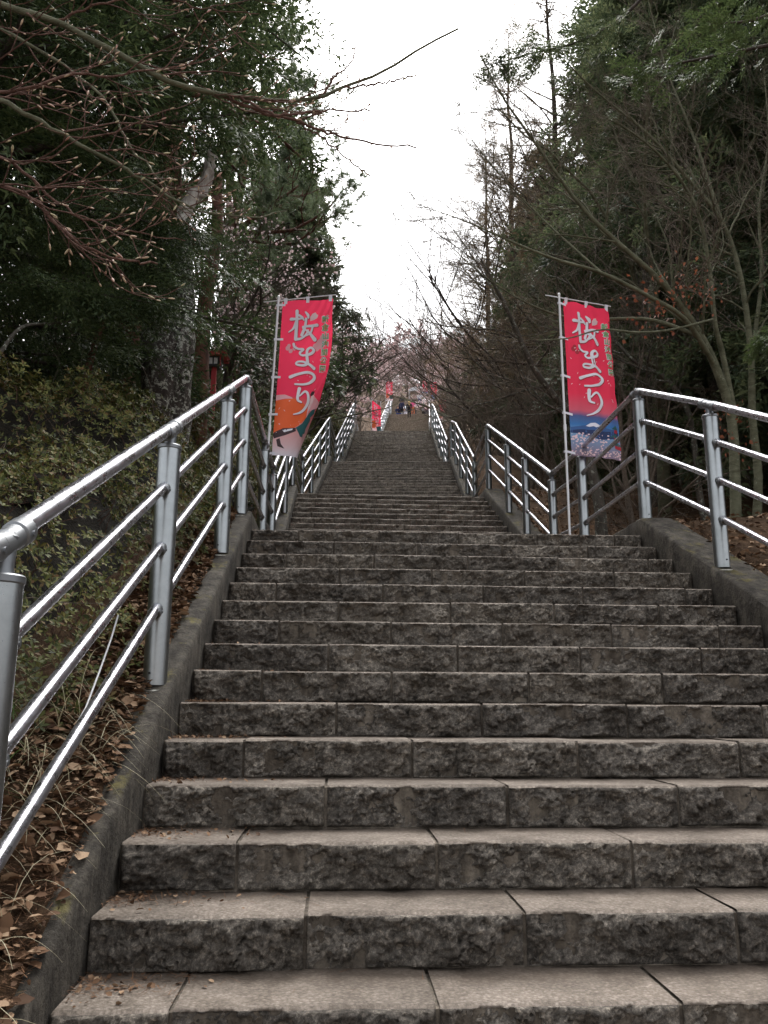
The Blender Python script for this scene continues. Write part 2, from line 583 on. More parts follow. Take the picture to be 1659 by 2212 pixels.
# ------------------------------------------------------------------ stones
def stone_mesh(L, nx, nz, nt_, seed, amp):
    """split-faced block: x 0..L, y 0 (nosing) .. 0.335 (back), z -0.147..0"""
    H, Dp = 0.146, 0.335
    off = Vector((seed * 7.3, seed * 3.1, seed * 1.7))
    rows = []

    def rock(x, z):
        p = Vector((x, 0, z)) + off
        a = noise.fractal(p * 6, 0.45, 2.1, 6) * 1.5
        bq = 1 - abs(noise.noise(p * 11 + Vector((5, 5, 5)))) * 2
        q = Vector((math.floor(x * 9 + a * 1.5), seed, math.floor(z * 22 + a * 1.2)))
        cc = noise.cell(q * 1.37 + Vector((.3, .3, .3)))
        return amp * (1.0 * a + 0.25 * bq + 0.35 * cc)
    for j in range(nz + 1):
        v = j / nz
        z = -H * (1 - v) - (0.007 if j == nz else 0)
        row = []
        for i in range(nx + 1):
            x = L * i / nx
            ex = min(i, nx - i) / nx * L
            ez = min(v, 1 - v) * H
            e = min(1.0, ex / 0.016) ** 0.6 * min(1.0, ez / 0.010) ** 0.5
            dy = -rock(x, z) * e - amp * 0.5 * e
            wob = noise.noise(Vector((x * 14, seed, 1.3))) * 0.004
            zz = z + (noise.noise(Vector((x * 9, seed, 7.7))) * 0.0015 if j == nz else 0)
            row.append((x, dy + (0.003 if v in (0, 1) else 0) + wob * 0.6, zz))
        rows.append(row)
    nf = len(rows)
    for k in range(1, nt_ + 2):
        t = k / nt_
        y = 0.009 + Dp * ((k - 1) / max(1, nt_)) ** 1.2
        rows.append([(L * i / nx, y, noise.noise(Vector((L * i / nx * 3, y * 3, seed))) * 0.002) for i in range(nx + 1)])
    V = [p for r in rows for p in r]
    n1 = nx + 1
    F, Mi = [], []
    for j in range(len(rows) - 1):
        for i in range(nx):
            F.append((j * n1 + i, j * n1 + i + 1, (j + 1) * n1 + i + 1, (j + 1) * n1 + i))
            Mi.append(0 if j < nf - 1 else 1)
    # end faces
    for i in (0, nx):
        o = len(V)
        col = [rows[j][i] for j in range(nf)]
        V += [(p[0], 0.05, p[2]) for p in col]
        for j in range(nf - 1):
            a, b_ = j * n1 + i, (j + 1) * n1 + i
            f = (a, b_, o + j + 1, o + j)
            F.append(f if i == 0 else f[::-1]); Mi.append(0)
    return np_mesh('stone', V, F, [M['rough'], M['top']], Mi, smooth=nx > 20)


LONG, HALF = 0.66, 0.33
lods = [(72, 20, 5, 0.022), (24, 8, 2, 0.020), (10, 4, 1, 0.016)]
SM = []
for li, (nx, nz, ntt, amp) in enumerate(lods):
    SM.append({LONG: [stone_mesh(LONG - 0.008, nx, nz, ntt, 10 * li + k + 1, amp) for k in range([9, 6, 4][li])],
               HALF: [stone_mesh(HALF - 0.008, nx // 2, nz, ntt, 50 + 10 * li + k, amp) for k in range([5, 3, 2][li])]})

rnd = random.Random(7)
for fi, (st, n, z0, hwid) in enumerate(FL):
    smid = st + 0.5 * n * RUN
    head = math.atan(-slope(smid))
    org = PT(st, 0, 0)
    fl = empty('stair_flight', (org.x, org.y, z0), head)
    tag(fl, kind='structure')
    # mortar core (local frame: x across, y up the flight)
    c_ = MB()
    for k in range(n):
        y0, zt = k * RUN + 0.008, (k + 1) * RISE - 0.007
        y1 = (k + 1) * RUN + 0.03 if k < n - 1 else k * RUN + 0.45
        c_.add([(-hwid, y0, zt - RISE - 0.25), (hwid, y0, zt - RISE - 0.25), (hwid, y0, zt), (-hwid, y0, zt), (hwid, y1, zt), (-hwid, y1, zt)],
               [(0, 1, 2, 3), (3, 2, 4, 5)])
    core = c_.build('mortar', M['mortar'], fl)
    li = 0 if fi == 0 else 1 if fi == 1 else 2
    far = MB() if fi >= 4 else None
    for k in range(n):
        x = -hwid
        par = k % 2
        if fi == 0: par = (k - 6) % 2
        y0 = k * RUN
        z = (k + 1) * RISE
        first = HALF if (par == 1) else LONG
        first += rnd.uniform(-0.05, 0.05)
        lens = [first]
        while sum(lens) < 2 * hwid - 0.12:
            lens.append(LONG + rnd.uniform(-0.03, 0.03))
        lens[-1] -= sum(lens) - 2 * hwid
        if lens[-1] < 0.14:
            lens[-2] += lens[-1]; lens.pop()
        for L in lens:
            jy, jz = rnd.uniform(-0.005, 0.005), rnd.uniform(-0.003, 0.003)
            if far is not None:
                V = [(x, y0 + jy, z - 0.146), (x + L - 0.012, y0 + jy, z - 0.146), (x + L - 0.012, y0 + jy - .012, z + jz), (x, y0 + jy - .012, z + jz),
                     (x + L - 0.012, y0 + 0.33, z + jz), (x, y0 + 0.33, z + jz)]
                far.add(V, [(0, 1, 2, 3)], 0); far.add(V, [(3, 2, 4, 5)], 1)
            else:
                key = LONG if L > 0.48 else HALF
                me = rnd.choice(SM[li][key])
                o = bpy.data.objects.new('stone', me)
                o.location = (x + 0.005, y0 + jy, z + jz)
                o.scale = ((L - 0.011) / (key - 0.008), 1, 1)
                link(o, fl)
            x += L
    if far is not None:
        o = far.build('stone', [M['rough_far'], M['top']], fl)
        o['kind'] = 'stuff'

# landings
for i in range(len(FL)):
    st, n, z0, hwid = FL[i]
    a = st + RUN * (n - 1) + 0.30
    b_ = FL[i + 1][0] + 0.03 if i + 1 < len(FL) else a + 30
    zt = z0 + n * RISE - 0.006
    mb = MB()
    ss = list(np.linspace(a, b_, max(2, int((b_ - a) / 1.0) + 1)))
    for s0, s1 in zip(ss, ss[1:]):
        mb.add([PT(s0, -hwid, zt), PT(s0, hwid, zt), PT(s1, hwid, zt), PT(s1, -hwid, zt)], [(0, 1, 2, 3)])
    o = mb.build('landing', M['top']); tag(o, kind='structure')
mb = MB(); mb.add([(-1.5, -6, 0.02), (4, -6, 0.02), (4, 0.9, 0.02), (-1.5, 0.9, 0.02)], [(0, 1, 2, 3)])
tag(mb.build('pavement', M['top']), kind='structure')


# kerbs
def build_kerb(side):
    wdt = 0.17 if side < 0 else 0.30
    ss = list(np.arange(-3, 14, 0.09)) + list(np.arange(14, 40, 0.3)) + list(np.arange(40, 100, 0.6))
    for st, n, z0, _ in FL:
        ss += [st - RUN, st + RUN * (n - 1)]
    ss = sorted(ss)
    prof = [(0.0, -0.75), (0.0, -0.22), (0.0, -0.09), (0.0, -0.014), (0.012, 0.0), (wdt * 0.35, 0.003), (wdt * 0.7, 0.002), (wdt - 0.012, 0.0), (wdt, -0.014), (wdt, -0.6)]
    V, F = [], []
    k = len(prof)
    for s in ss:
        z = kz(s)
        for (a, dz) in prof:
            p = PT(s, side * (hw(s) + 0.002 + a), z + dz)
            e = 0.005 if a > 0.005 or dz > -0.1 else 0.001
            nn = noise.fractal(p * 9, 0.5, 2, 5) * e * 1.4
            p.z += nn
            p.x += side * abs(noise.noise(p * 9)) * e * 0.6
            V.append(p)
    for i in range(len(ss) - 1):
        for j in range(k - 1):
            f = (i * k + j, i * k + j + 1, (i + 1) * k + j + 1, (i + 1) * k + j)
            F.append(f if side < 0 else f[::-1])
    me = np_mesh('kerb', V, F, [M['kerb']], smooth=True)
    me.set_sharp_from_angle(angle=R_(50))
    o = link(bpy.data.objects.new('kerb', me)); tag(o, kind='structure')
build_kerb(-1)
build_kerb(1)

# ------------------------------------------------------------------ railings
tail = [38.2, 41.0, 43.5] + list(np.arange(45.3, 71, 1.8)) + [72.2] + list(np.arange(73.9, 96, 2.2))
LEFT = [0.1, 2.02, 3.78, 5.61, 6.62, 8.50, 9.75, 12.04, 13.86, 16.4, 18.2, 19.9, 21.6, 22.7, 25.0, 26.7, 28.4, 30.1, 31.9, 33.7, 35.4] + tail
RIGHT = [0.0, 1.8, 3.63, 5.46, 6.77, 8.50, 9.75, 11.16, 12.3, 13.9, 16.4, 18.1, 19.8, 21.5, 23.0, 25.0, 26.7, 28.5, 30.2, 32.1, 33.9, 35.5] + tail
RH = [1.15, 0.885, 0.615, 0.345]


def cyl_mesh(name, r, h, k, m, bev=0.0):
    mb = MB()
    if bev:
        mb.tube([(0, 0, 0), (0, 0, bev), (0, 0, h - bev), (0, 0, h)], [r - bev, r, r, r - bev], k)
    else:
        mb.tube([(0, 0, 0), (0, 0, h)], r, k)
    me = bpy.data.meshes.new(name)
    me.from_pydata(mb.V, [], mb.F); me.materials.append(m)
    me.polygons.foreach_set('use_smooth', [True] * len(mb.F)); me.update()
    me.set_sharp_from_angle(angle=R_(40))
    return me


ME_post = cyl_mesh('post', 0.051, 1.055, 28, M['post'])
ME_cap = cyl_mesh('cap', 0.0545, 0.022, 28, M['cast'], 0.004)
ME_rail_t = cyl_mesh('rail', 0.0262, 1.0, 20, M['rail'])
ME_rail = cyl_mesh('rail', 0.0205, 1.0, 16, M['rail'])
ME_hole = cyl_mesh('hole', 0.005, 0.004, 8, M['dark'])
ME_ring = cyl_mesh('cement_ring', 0.082, 0.012, 18, M['plaster'], 0.005)


def collar_mesh(a, b_, stub, rr, bolt):
    mb = MB()
    mb.tube([(stub, 0, 0), (a - 0.004, 0, 0), (a - 0.002, 0, 0), (a, 0, 0), (a + 0.006, 0, 0), (b_ - 0.006, 0, 0), (b_, 0, 0), (b_, 0, 0)],
            [rr * 0.82, rr * 0.9, rr * 0.62, rr * 0.8, rr, rr, rr * 0.85, rr * 0.4], 18)
    mb.tube([((a + b_) / 2, -rr - 0.003, 0), ((a + b_) / 2, rr + 0.003, 0)], bolt, 8)
    me = bpy.data.meshes.new('collar')
    me.from_pydata(mb.V, [], mb.F); me.materials.append(M['cast'])
    me.polygons.foreach_set('use_smooth', [True] * len(mb.F)); me.update()
    me.set_sharp_from_angle(angle=R_(35))
    return me


ME_col_t = collar_mesh(0.058, 0.122, -0.02, 0.036, 0.008)
ME_col = collar_mesh(0.062, 0.108, 0.040, 0.0285, 0.007)
_mb = MB(); _mb.tube([(0, 0, 1.06), (0, 0, 1.09), (0, 0, 1.165), (0, 0, 1.178)], [0.034, 0.026, 0.03, 0.02], 16)
ME_neck = bpy.data.meshes.new('bracket'); ME_neck.from_pydata(_mb.V, [], _mb.F); ME_neck.materials.append(M['cast'])
ME_neck.polygons.foreach_set('use_smooth', [True] * len(_mb.F)); ME_neck.update(); ME_neck.set_sharp_from_angle(angle=R_(35))


def railing(side, SS, label):
    base = PT(SS[1], side * (hw(SS[1]) + 0.085), kz(SS[1]))
    root = empty('railing', base)
    tag(root, label, 'railing', 'steel railings up both sides of the stairs')
    inv = -base
    P = []
    for s in SS:
        u = side * (hw(s) + 0.085)
        P.append(PT(s, u, kz(s)))
    for i, p in enumerate(P):
        near = SS[i] < 26
        o = bpy.data.objects.new('post', ME_post); o.location = p + inv - Vector((0, 0, 0.01)); link(o, root)
        o.rotation_euler = (0, 0, rnd.uniform(0, 6))
        cp = bpy.data.objects.new('cap', ME_cap); cp.location = (0, 0, 1.052); link(cp, o)
        if SS[i] < 12:
            h_ = bpy.data.objects.new('hole', ME_hole)
            h_.matrix_local = Matrix.Rotation(-o.rotation_euler.z, 4, 'Z') @ Matrix.Translation((0.012 * side, -0.0505 + 0.0005, 0.05)) @ Matrix.Rotation(R_(90), 4, 'X')
            link(h_, o)
            rg = bpy.data.objects.new('cement_ring', ME_ring); rg.location = (0, 0, -0.002 - (0.03 if kz(SS[i] + .05) - kz(SS[i] - .05) > .01 else 0.0)); link(rg, o)
        # neck on the cap, and the collars that hold the rails on either side
        bo = bpy.data.objects.new('bracket', ME_neck); link(bo, o)
        dirs = []
        if i > 0: dirs.append((P[i - 1] - p).normalized())
        if i < len(P) - 1: dirs.append((P[i + 1] - p).normalized())
        Rz = Matrix.Rotation(-o.rotation_euler.z, 4, 'Z')
        for d in dirs:
            for j, hgt in enumerate(RH):
                co_ = bpy.data.objects.new('collar', ME_col_t if j == 0 else ME_col)
                co_.matrix_local = Rz @ Matrix.Translation((0, 0, hgt)) @ d.to_track_quat('X', 'Z').to_matrix().to_4x4()
                link(co_, o)
    for i in range(len(P) - 1):
        d = P[i + 1] - P[i]
        L = d.length
        dn = d / L
        q = dn.to_track_quat('Z', 'Y')
        for j, hgt in enumerate(RH):
            me = ME_rail_t if j == 0 else ME_rail
            o = bpy.data.objects.new('rail', me)
            o.location = P[i] + inv + Vector((0, 0, hgt)) + dn * 0.06
            o.rotation_mode = 'QUATERNION'; o.rotation_quaternion = q
            o.scale = (1, 1, L - 0.12)
            link(o, root)
    return P


PL = railing(-1, LEFT, 'steel railing up the left edge of the stairs in front of the azalea hedge')
PR = railing(1, RIGHT, 'steel railing up the right edge of the stairs below the bare maple')

# cable hanging from the left railing
mb = MB()
pc = [at(255, 1330, 3.35), at(240, 1380, 3.2), at(215, 1450, 3.0), at(185, 1530, 2.8), at(140, 1610, 2.55), at(90, 1690, 2.35), at(45, 1770, 2.2), at(0, 1840, 2.1), at(-60, 1930, 2.0)]
mb.tube(pc, 0.0035, 8)
tag(mb.build('cable', M['cable'], smooth=True), 'thin pale cable hanging from the lower rail of the left railing', 'cable')

# ------------------------------------------------------------------ banners
M['pole'] = mat('white_pole', (0.80, 0.80, 0.82), 0.3)
M['p_white'] = mat('print_white', (0.80, 0.79, 0.86), 0.7)
M['p_green'] = mat('print_green', (0.12, 0.42, 0.16), 0.7)
M['p_pink'] = mat('print_pink', (0.85, 0.42, 0.47), 0.7)
M['p_palepink'] = mat('print_pale_pink', (0.84, 0.60, 0.62), 0.7)
M['p_orange'] = mat('print_orange', (0.85, 0.13, 0.03), 0.7)
M['p_teal'] = mat('print_teal', (0.02, 0.11, 0.12), 0.7)
M['p_dark'] = mat('print_dark', (0.05, 0.025, 0.03), 0.7)
M['p_maroon'] = mat('print_maroon', (0.30, 0.015, 0.03), 0.7)
M['p_blue'] = mat('print_blue', (0.04, 0.11, 0.30), 0.7)
M['p_navy'] = mat('print_navy', (0.015, 0.035, 0.12), 0.7)
M['p_red2'] = mat('print_deep_red', (0.45, 0.02, 0.04), 0.7)


def cloth_mat(name, stops):
    m = mat(name, rough=0.75, spec=0.2)
    b = NB(m)
    at_ = b.n('ShaderNodeAttribute'); at_.attribute_name = 'print_v'
    c = b.ramp(at_.outputs['Fac'], stops)
    b.l(c, b.b.inputs['Base Color'])
    t = b.n('ShaderNodeBsdfTranslucent'); b.l(c, t.inputs['Color'])
    ms = b.n('ShaderNodeMixShader'); ms.inputs[0].default_value = 0.35
    b.l(b.b.outputs[0], ms.inputs[1]); b.l(t.outputs[0], ms.inputs[2])
    o = [x for x in b.nt.nodes if x.type == 'OUTPUT_MATERIAL'][0]
    b.l(ms.outputs[0], o.inputs['Surface'])
    return m


RED = (0.92, 0.055, 0.13)
M['cloth_dance'] = cloth_mat('printed_cloth_dancer', [(0.0, RED), (0.62, RED), (0.63, (0.82, 0.10, 0.13)), (0.80, (0.82, 0.36, 0.36)), (0.93, (0.80, 0.55, 0.58)), (1.0, (0.78, 0.74, 0.82))])
M['cloth_fuji'] = cloth_mat('printed_cloth_mountain', [(0.0, (0.88, 0.045, 0.11)), (0.60, (0.88, 0.05, 0.11)), (0.71, (0.70, 0.13, 0.19)), (0.745, (0.10, 0.13, 0.30)), (0.80, (0.06, 0.20, 0.48)), (0.86, (0.20, 0.36, 0.58)), (1.0, (0.28, 0.20, 0.27))])


def catmull(P, k=6):
    P = [np.array(p, float) for p in P]
    P = [2 * P[0] - P[1]] + P + [2 * P[-1] - P[-2]]
    out_ = []
    for i in range(1, len(P) - 2):
        for t in np.linspace(0, 1, k, endpoint=False):
            a, b_, c, d = P[i - 1], P[i], P[i + 1], P[i + 2]
            out_.append(0.5 * ((2 * b_) + (-a + c) * t + (2 * a - 5 * b_ + 4 * c - d) * t * t + (-a + 3 * b_ - 3 * c + d) * t ** 3))
    out_.append(P[-2])
    return out_


def ribbon(P, W):
    """brush stroke in (u,v) metres: list of points and widths -> 2D polygons"""
    C_ = catmull(P)
    n = len(C_)
    w_ = np.interp(np.linspace(0, len(P) - 1, n), range(len(P)), W if hasattr(W, '__len__') else [W] * len(P))
    L_, R2 = [], []
    for i, p in enumerate(C_):
        t = C_[min(i + 1, n - 1)] - C_[max(i - 1, 0)]
        t = t / (np.linalg.norm(t) + 1e-9)
        q = np.array([-t[1], t[0]]) * w_[i] / 2
        L_.append(p + q); R2.append(p - q)
    V = L_ + R2
    F = [(i, i + 1, n + i + 1, n + i) for i in range(n - 1)]
    for e, wi in ((0, w_[0]), (n - 1, w_[-1])):   # round ends
        o = len(V)
        V = V + [C_[e]] + [C_[e] + np.array([math.cos(a), math.sin(a)]) * wi / 2 for a in np.linspace(0, 2 * math.pi, 11)[:-1]]
        F = F + [(o, o + 1 + j, o + 1 + (j + 1) % 10) for j in range(10)]
    return V, F


def z2(x, y):   # reading of the right-hand banner -> cloth u,v in 0..1
    v = (y - 165 - 0.17 * (x - 285) * (1 - (y - 165) / 1925)) / 1925
    v += 0.052 * (1 - v)
    return ((x - (285 + 0.045 * (y - 165))) / 628, v)


def z1(x, y):   # reading of the left-hand banner
    v = (y - 190 + 0.08 * (x - 225)) / 1900
    if y < 720: v = v * 0.96 - 0.004
    xl = 225 - 0.066 * (y - 190)
    wv = 635 - 255 * max(0, (y - 800) / 1300) - 30 * max(0, min(1, (y - 190) / 600))
    return ((x - xl) / wv, v)


SAKURA = [
    (z1, [(405, 330), (402, 430), (388, 560), (378, 700)], [34, 30, 32, 34]),
    (z1, [(378, 700), (440, 682), (500, 625), (530, 560)], [30, 22, 20, 16]),
    (z1, [(330, 438), (400, 436), (462, 425)], [34, 24, 16]),
    (z1, [(392, 470), (352, 560), (297, 606)], [26, 22, 14]),
    (z1, [(432, 385), (470, 412), (486, 440)], [22, 26, 14]),
    (z1, [(515, 335), (540, 370), (545, 405)], [18, 30, 20]),
    (z1, [(515, 420), (498, 520), (450, 640)], [26, 26, 28]),
    (z1, [(470, 530), (560, 505), (642, 487)], [20, 26, 34]),
    (z1, [(470, 545), (540, 590), (600, 670)], [18, 24, 40]),
    (z1, [(590, 505), (560, 590), (500, 640)], [22, 20, 12])]
MATSU = [
    (z2, [(478, 672), (492, 710), (540, 742), (600, 748), (560, 795), (600, 825), (690, 805), (722, 760), (685, 728), (645, 760), (652, 850), (662, 925), (610, 952), (538, 940), (545, 908), (620, 908), (700, 945), (752, 985)],
     [26, 24, 22, 20, 20, 22, 26, 26, 24, 26, 28, 30, 24, 22, 20, 20, 26, 34]),
    (z2, [(480, 1100), (560, 1066), (680, 1036), (755, 1062), (772, 1112), (720, 1165), (640, 1188), (545, 1191)], [32, 26, 26, 28, 32, 26, 22, 18]),
    (z2, [(600, 1245), (594, 1320), (600, 1388), (648, 1412)], [36, 30, 26, 18]),
    (z2, [(618, 1335), (678, 1275), (728, 1312), (748, 1400), (705, 1490), (640, 1545), (566, 1570)], [14, 22, 32, 34, 28, 20, 10])]


def surf_left(u, v):
    """local banner surface: x to the right from the pole, y depth, z down from the top (metres)"""
    W, Hh = 0.57, 1.76
    th = 1.25 * max(0.0, v - 0.12) / 0.88
    n = 8
    x = y = 0.0
    for i in range(n):
        uu = u * (i + 0.5) / n
        a = min(th * (uu ** 0.8) * 1.9, 1.95)
        x += math.cos(a) * u * W / n
        y += math.sin(a) * u * W / n
    y += 0.012 * math.sin(9 * u + 5 * v) * v + 0.010 * math.sin(31 * v + 7 * u) * u * (0.3 + v) + 0.006 * math.sin(60 * v + 3 * u * u * 9) * u
    x -= 0.06 * v
    z = -v * Hh + 0.22 * y - 0.03 * v * u + 0.012 * math.sin(math.pi * 2 * u) * (1 - v)
    return Vector((x, y, z))


def surf_right(u, v):
    W, Hh = 0.57, 1.74
    x = u * W + 0.04 * v * u + 0.03 * v
    y = 0.012 * math.sin(6.5 * u + 1) * (0.4 + v) + 0.006 * math.sin(44 * v + 2 * u) * (0.2 + u) + 0.010 * math.sin(19 * u + 2 * v)
    y += 0.018 * math.exp(-((u - 0.48) / 0.06) ** 2) * (0.6 + 0.4 * math.sin(5 * v))
    z = -v * Hh + 0.008 * math.sin(math.pi * 2 * u) * (1 - v)
    return Vector((x, y, z))


def surf_slant(u, v):
    return Vector((u * 0.57, 0.015 * math.sin(6 * u + 4 * v), -v * 1.75 - 0.30 * u * (1 - 0.6 * v)))


def surf_flat(u, v):
    return Vector((u * 0.57, 0.015 * math.sin(6 * u + 4 * v), -v * 1.75))


def apply_print(name, parent, surf, V, F, m, lift):
    """flat print polygons in (u,v) laid on the cloth, a hair proud of it"""
    import bmesh
    bm = bmesh.new()
    vs = [bm.verts.new((p[0] * 0.57, p[1] * 1.75, 0)) for p in V]
    for f in F:
        try: bm.faces.new([vs[i] for i in f])
        except ValueError: pass
    bmesh.ops.triangulate(bm, faces=bm.faces[:])
    for _ in range(3):
        long_ = [e for e in bm.edges if e.calc_length() > 0.035]
        if not long_: break
        bmesh.ops.subdivide_edges(bm, edges=long_, cuts=1)
        bmesh.ops.triangulate(bm, faces=[f for f in bm.faces if len(f.verts) > 3])
    for v_ in bm.verts:
        u, v = v_.co.x / 0.57, v_.co.y / 1.75
        u = min(max(u, 0.0), 1.0)
        p = surf(u, v)
        du = surf(min(u + 0.01, 1.0), v) - surf(max(u - 0.01, 0.0), v)
        dv = surf(u, v + 0.01) - surf(u, v - 0.01)
        nn = dv.cross(du).normalized()
        if nn.y > 0: nn = -nn
        v_.co = p + nn * lift
    me = bpy.data.meshes.new(name)
    bm.to_mesh(me); bm.free()
    me.materials.append(m)
    return link(bpy.data.objects.new(name, me), parent)


def glyph(ch, size, bold=0.0):
    cu = bpy.data.curves.new('g', 'FONT'); cu.body = ch; cu.size = size; cu.offset = bold; cu.resolution_u = 2
    ob = bpy.data.objects.new('g', cu); C.objects.link(ob)
    me = bpy.data.meshes.new_from_object(ob.evaluated_get(bpy.context.evaluated_depsgraph_get()))
    V = [(v.co.x, v.co.y) for v in me.vertices]; F = [tuple(p.vertices) for p in me.polygons]
    bpy.data.objects.remove(ob); bpy.data.curves.remove(cu); bpy.data.meshes.remove(me)
    return V, F


def disc(cx_, cy_, rx, ry, n=12, rot=0.0):
    V = []
    for i in range(n):
        a = 2 * math.pi * i / n
        x, y = rx * math.cos(a), ry * math.sin(a)
        V.append((cx_ + (x * math.cos(rot) - y * math.sin(rot)), cy_ + (x * math.sin(rot) + y * math.cos(rot))))
    return V, [tuple(range(n))]


def banner(loc, yaw, surf, kind, detail, label, pole_below=2.4, lean=0.0, bar_tilt=0.0):
    root = empty('banner', loc, yaw)
    tag(root, label, 'banner', 'red festival banners along the stairs')
    # pole, joint sleeve and crossbar
    mb = MB(); mb.tube([(-0.05 + lean * (pole_below), 0, -pole_below), (-0.05, 0, 0.06)], 0.0125, 10)
    mb.tube([(-0.05 + lean * 1.45, 0, -1.49), (-0.05 + lean * 1.4, 0, -1.42)], 0.017, 10)
    mb.build('pole', M['pole'], root, True, 40)
    mb = MB(); mb.tube([(-0.22, 0.0, 0.03 - bar_tilt), (0.60, 0.0, 0.035 + bar_tilt * 0.5)], 0.0065, 8)
    mb.build('crossbar', M['pole'], root, True, 40)
    mb = MB(); mb.tube([(-0.05, 0, 0.06), (-0.05, 0, 0.075), (-0.05, 0, 0.085)], [0.015, 0.016, 0.008], 10)
    mb.build('pole_cap', M['pole'], root, True, 40)
    # cloth
    nu, nv = (64, 120) if detail else (5, 12)
    V = [surf(i / nu, j / nv) for j in range(nv + 1) for i in range(nu + 1)]
    F = [(j * (nu + 1) + i, j * (nu + 1) + i + 1, (j + 1) * (nu + 1) + i + 1, (j + 1) * (nu + 1) + i) for j in range(nv) for i in range(nu)]
    cm = M['cloth_dance'] if kind == 'dance' else M['cloth_fuji']
    me = np_mesh('cloth', V, F, [cm], smooth=True)
    a = me.attributes.new('print_v', 'FLOAT', 'POINT')
    a.data.foreach_set('value', [j / nv for j in range(nv + 1) for i in range(nu + 1)])
    cl = link(bpy.data.objects.new('cloth', me), root)
    # white tabs at the top and on the pole side
    for u in (0.06, 0.5, 0.95):
        p = surf(u, 0)
        mb = MB()
        mb.add([(p.x - 0.018, p.y - 0.002, p.z - 0.03), (p.x + 0.018, p.y - 0.002, p.z - 0.03), (p.x + 0.018, -0.008, 0.042), (p.x - 0.018, -0.008, 0.042),
                (p.x - 0.018, 0.008, 0.042), (p.x + 0.018, 0.008, 0.042), (p.x + 0.018, 0.009, p.z + 0.0), (p.x - 0.018, 0.009, p.z + 0.0)],
               [(0, 1, 2, 3), (3, 2, 5, 4), (4, 5, 6, 7)])
        mb.build('tab', M['p_white'], root)
    for v in (0.02, 0.25, 0.5, 0.74, 0.985):
        p = surf(0.0, v); p1 = surf(0.06, v)
        px = -0.05 + lean * (v * 1.75) - 0.018
        mb = MB()
        mb.add([(px, 0.014, p.z + 0.013), (px, -0.014, p.z + 0.013), (p1.x, p1.y - 0.006, p.z + 0.009), (p1.x, p1.y - 0.006, p.z - 0.017), (px, -0.014, p.z - 0.013), (px, 0.014, p.z - 0.013)],
               [(1, 2, 3, 4), (0, 1, 4, 5)])
        mb.build('tab', M['p_white'], root)
    # calligraphy
    L1, L2, L3 = 0.0020, 0.0038, 0.0056
    K = 0.57 / 628
    strokes = SAKURA + MATSU
    Vw, Fw, Vd, Fd = [], [], [], []
    for fn, pts, wd in strokes:
        P = [(fn(*p)[0] * 0.57, fn(*p)[1] * 1.75) for p in pts]
        for extra, VV, FF in ((8, Vd, Fd), (0, Vw, Fw)):
            sh = 0.004 if extra else 0.0
            V_, F_ = ribbon([(p[0] + sh, p[1] + sh) for p in P], [(q * 1.22 + extra) * K for q in wd])
            o = len(VV)
            VV += [(p[0] / 0.57, p[1] / 1.75) for p in V_]
            FF += [tuple(i + o for i in f) for f in F_]
    if detail:
        apply_print('lettering_shadow', cl, surf, Vd, Fd, M['p_maroon'] if kind == 'fuji' else M['p_red2'], L2)
    apply_print('lettering', cl, surf, Vw, Fw, M['p_white'], L3 if detail else 0.01)
    if not detail:
        if kind == 'dance':
            V_, F_ = [(0, .64), (.35, .60), (.5, .72), (.3, .86), (0, .88)], [(0, 1, 2, 3, 4)]
            apply_print('picture', cl, surf, V_, F_, M['p_orange'], 0.006)
            V_, F_ = [(.45, .78), (1, .66), (1, .90), (.6, .90)], [(0, 1, 2, 3)]
            apply_print('picture', cl, surf, V_, F_, M['p_teal'], 0.006)
        else:
            V_, F_ = [(.3, .835), (.5, .80), (.7, .835)], [(0, 1, 2)]
            apply_print('picture', cl, surf, V_, F_, M['p_white'], 0.006)
        return root
    # petal
    V_, F_ = [], []
    for (px, py) in [(565, 445), (570, 390), (600, 345), (640, 325), (650, 350), (668, 352), (655, 395), (610, 425)]:
        V_.append(z1(px, py))
    apply_print('petal_print', cl, surf, V_, [tuple(range(8))], M['p_palepink'], L3)
    # small green column of characters with a white outline
    for i, ch in enumerate('新倉山浅間公園'):
        sz = 0.076
        for bold, mm, lf in ((0.0065, M['p_white'], L1 + 0.001), (0.0012, M['p_green'], L3)):
            GV, GF = glyph(ch, sz, bold)
            u0, v0 = 0.80 + (0.01 * i if kind == 'fuji' else 0), 0.108 + i * 0.0505
            V_ = [(u0 + gx / 0.57, v0 - (gy - sz * 0.85) / 1.75) for gx, gy in GV]
            apply_print('lettering', cl, surf, V_, GF, mm, lf)
    rr = random.Random(3 if kind == 'dance' else 4)
    V_, F_ = [], []
    for _ in range(26):
        u, v = rr.uniform(0.04, 0.96), rr.uniform(0.28, 0.97 if kind == 'dance' else 0.7)
        a, f = disc(u, v, 0.016, 0.0030, 7, rr.uniform(-0.5, 0.5))
        o = len(V_); V_ += a; F_ += [tuple(i + o for i in g) for g in f]
    apply_print('petal_print', cl, surf, V_, F_, M['p_palepink'], L1)
    V_, F_ = [], []
    for (u, v, r_) in [(0.16, 0.315, .05), (0.22, 0.335, .045), (0.29, 0.32, .04), (0.18, 0.30, .04)] + ([(0.78, 0.28, .10), (0.70, 0.30, .08), (0.83, 0.245, .08)] if kind == 'dance' else []):
        a, f = disc(u, v, r_ * .9, r_ * .33, 10)
        o = len(V_); V_ += a; F_ += [tuple(i + o for i in g) for g in f]
    apply_print('blossom_print', cl, surf, V_, F_, M['p_pink'] if kind == 'dance' else M['p_red2'], L1)
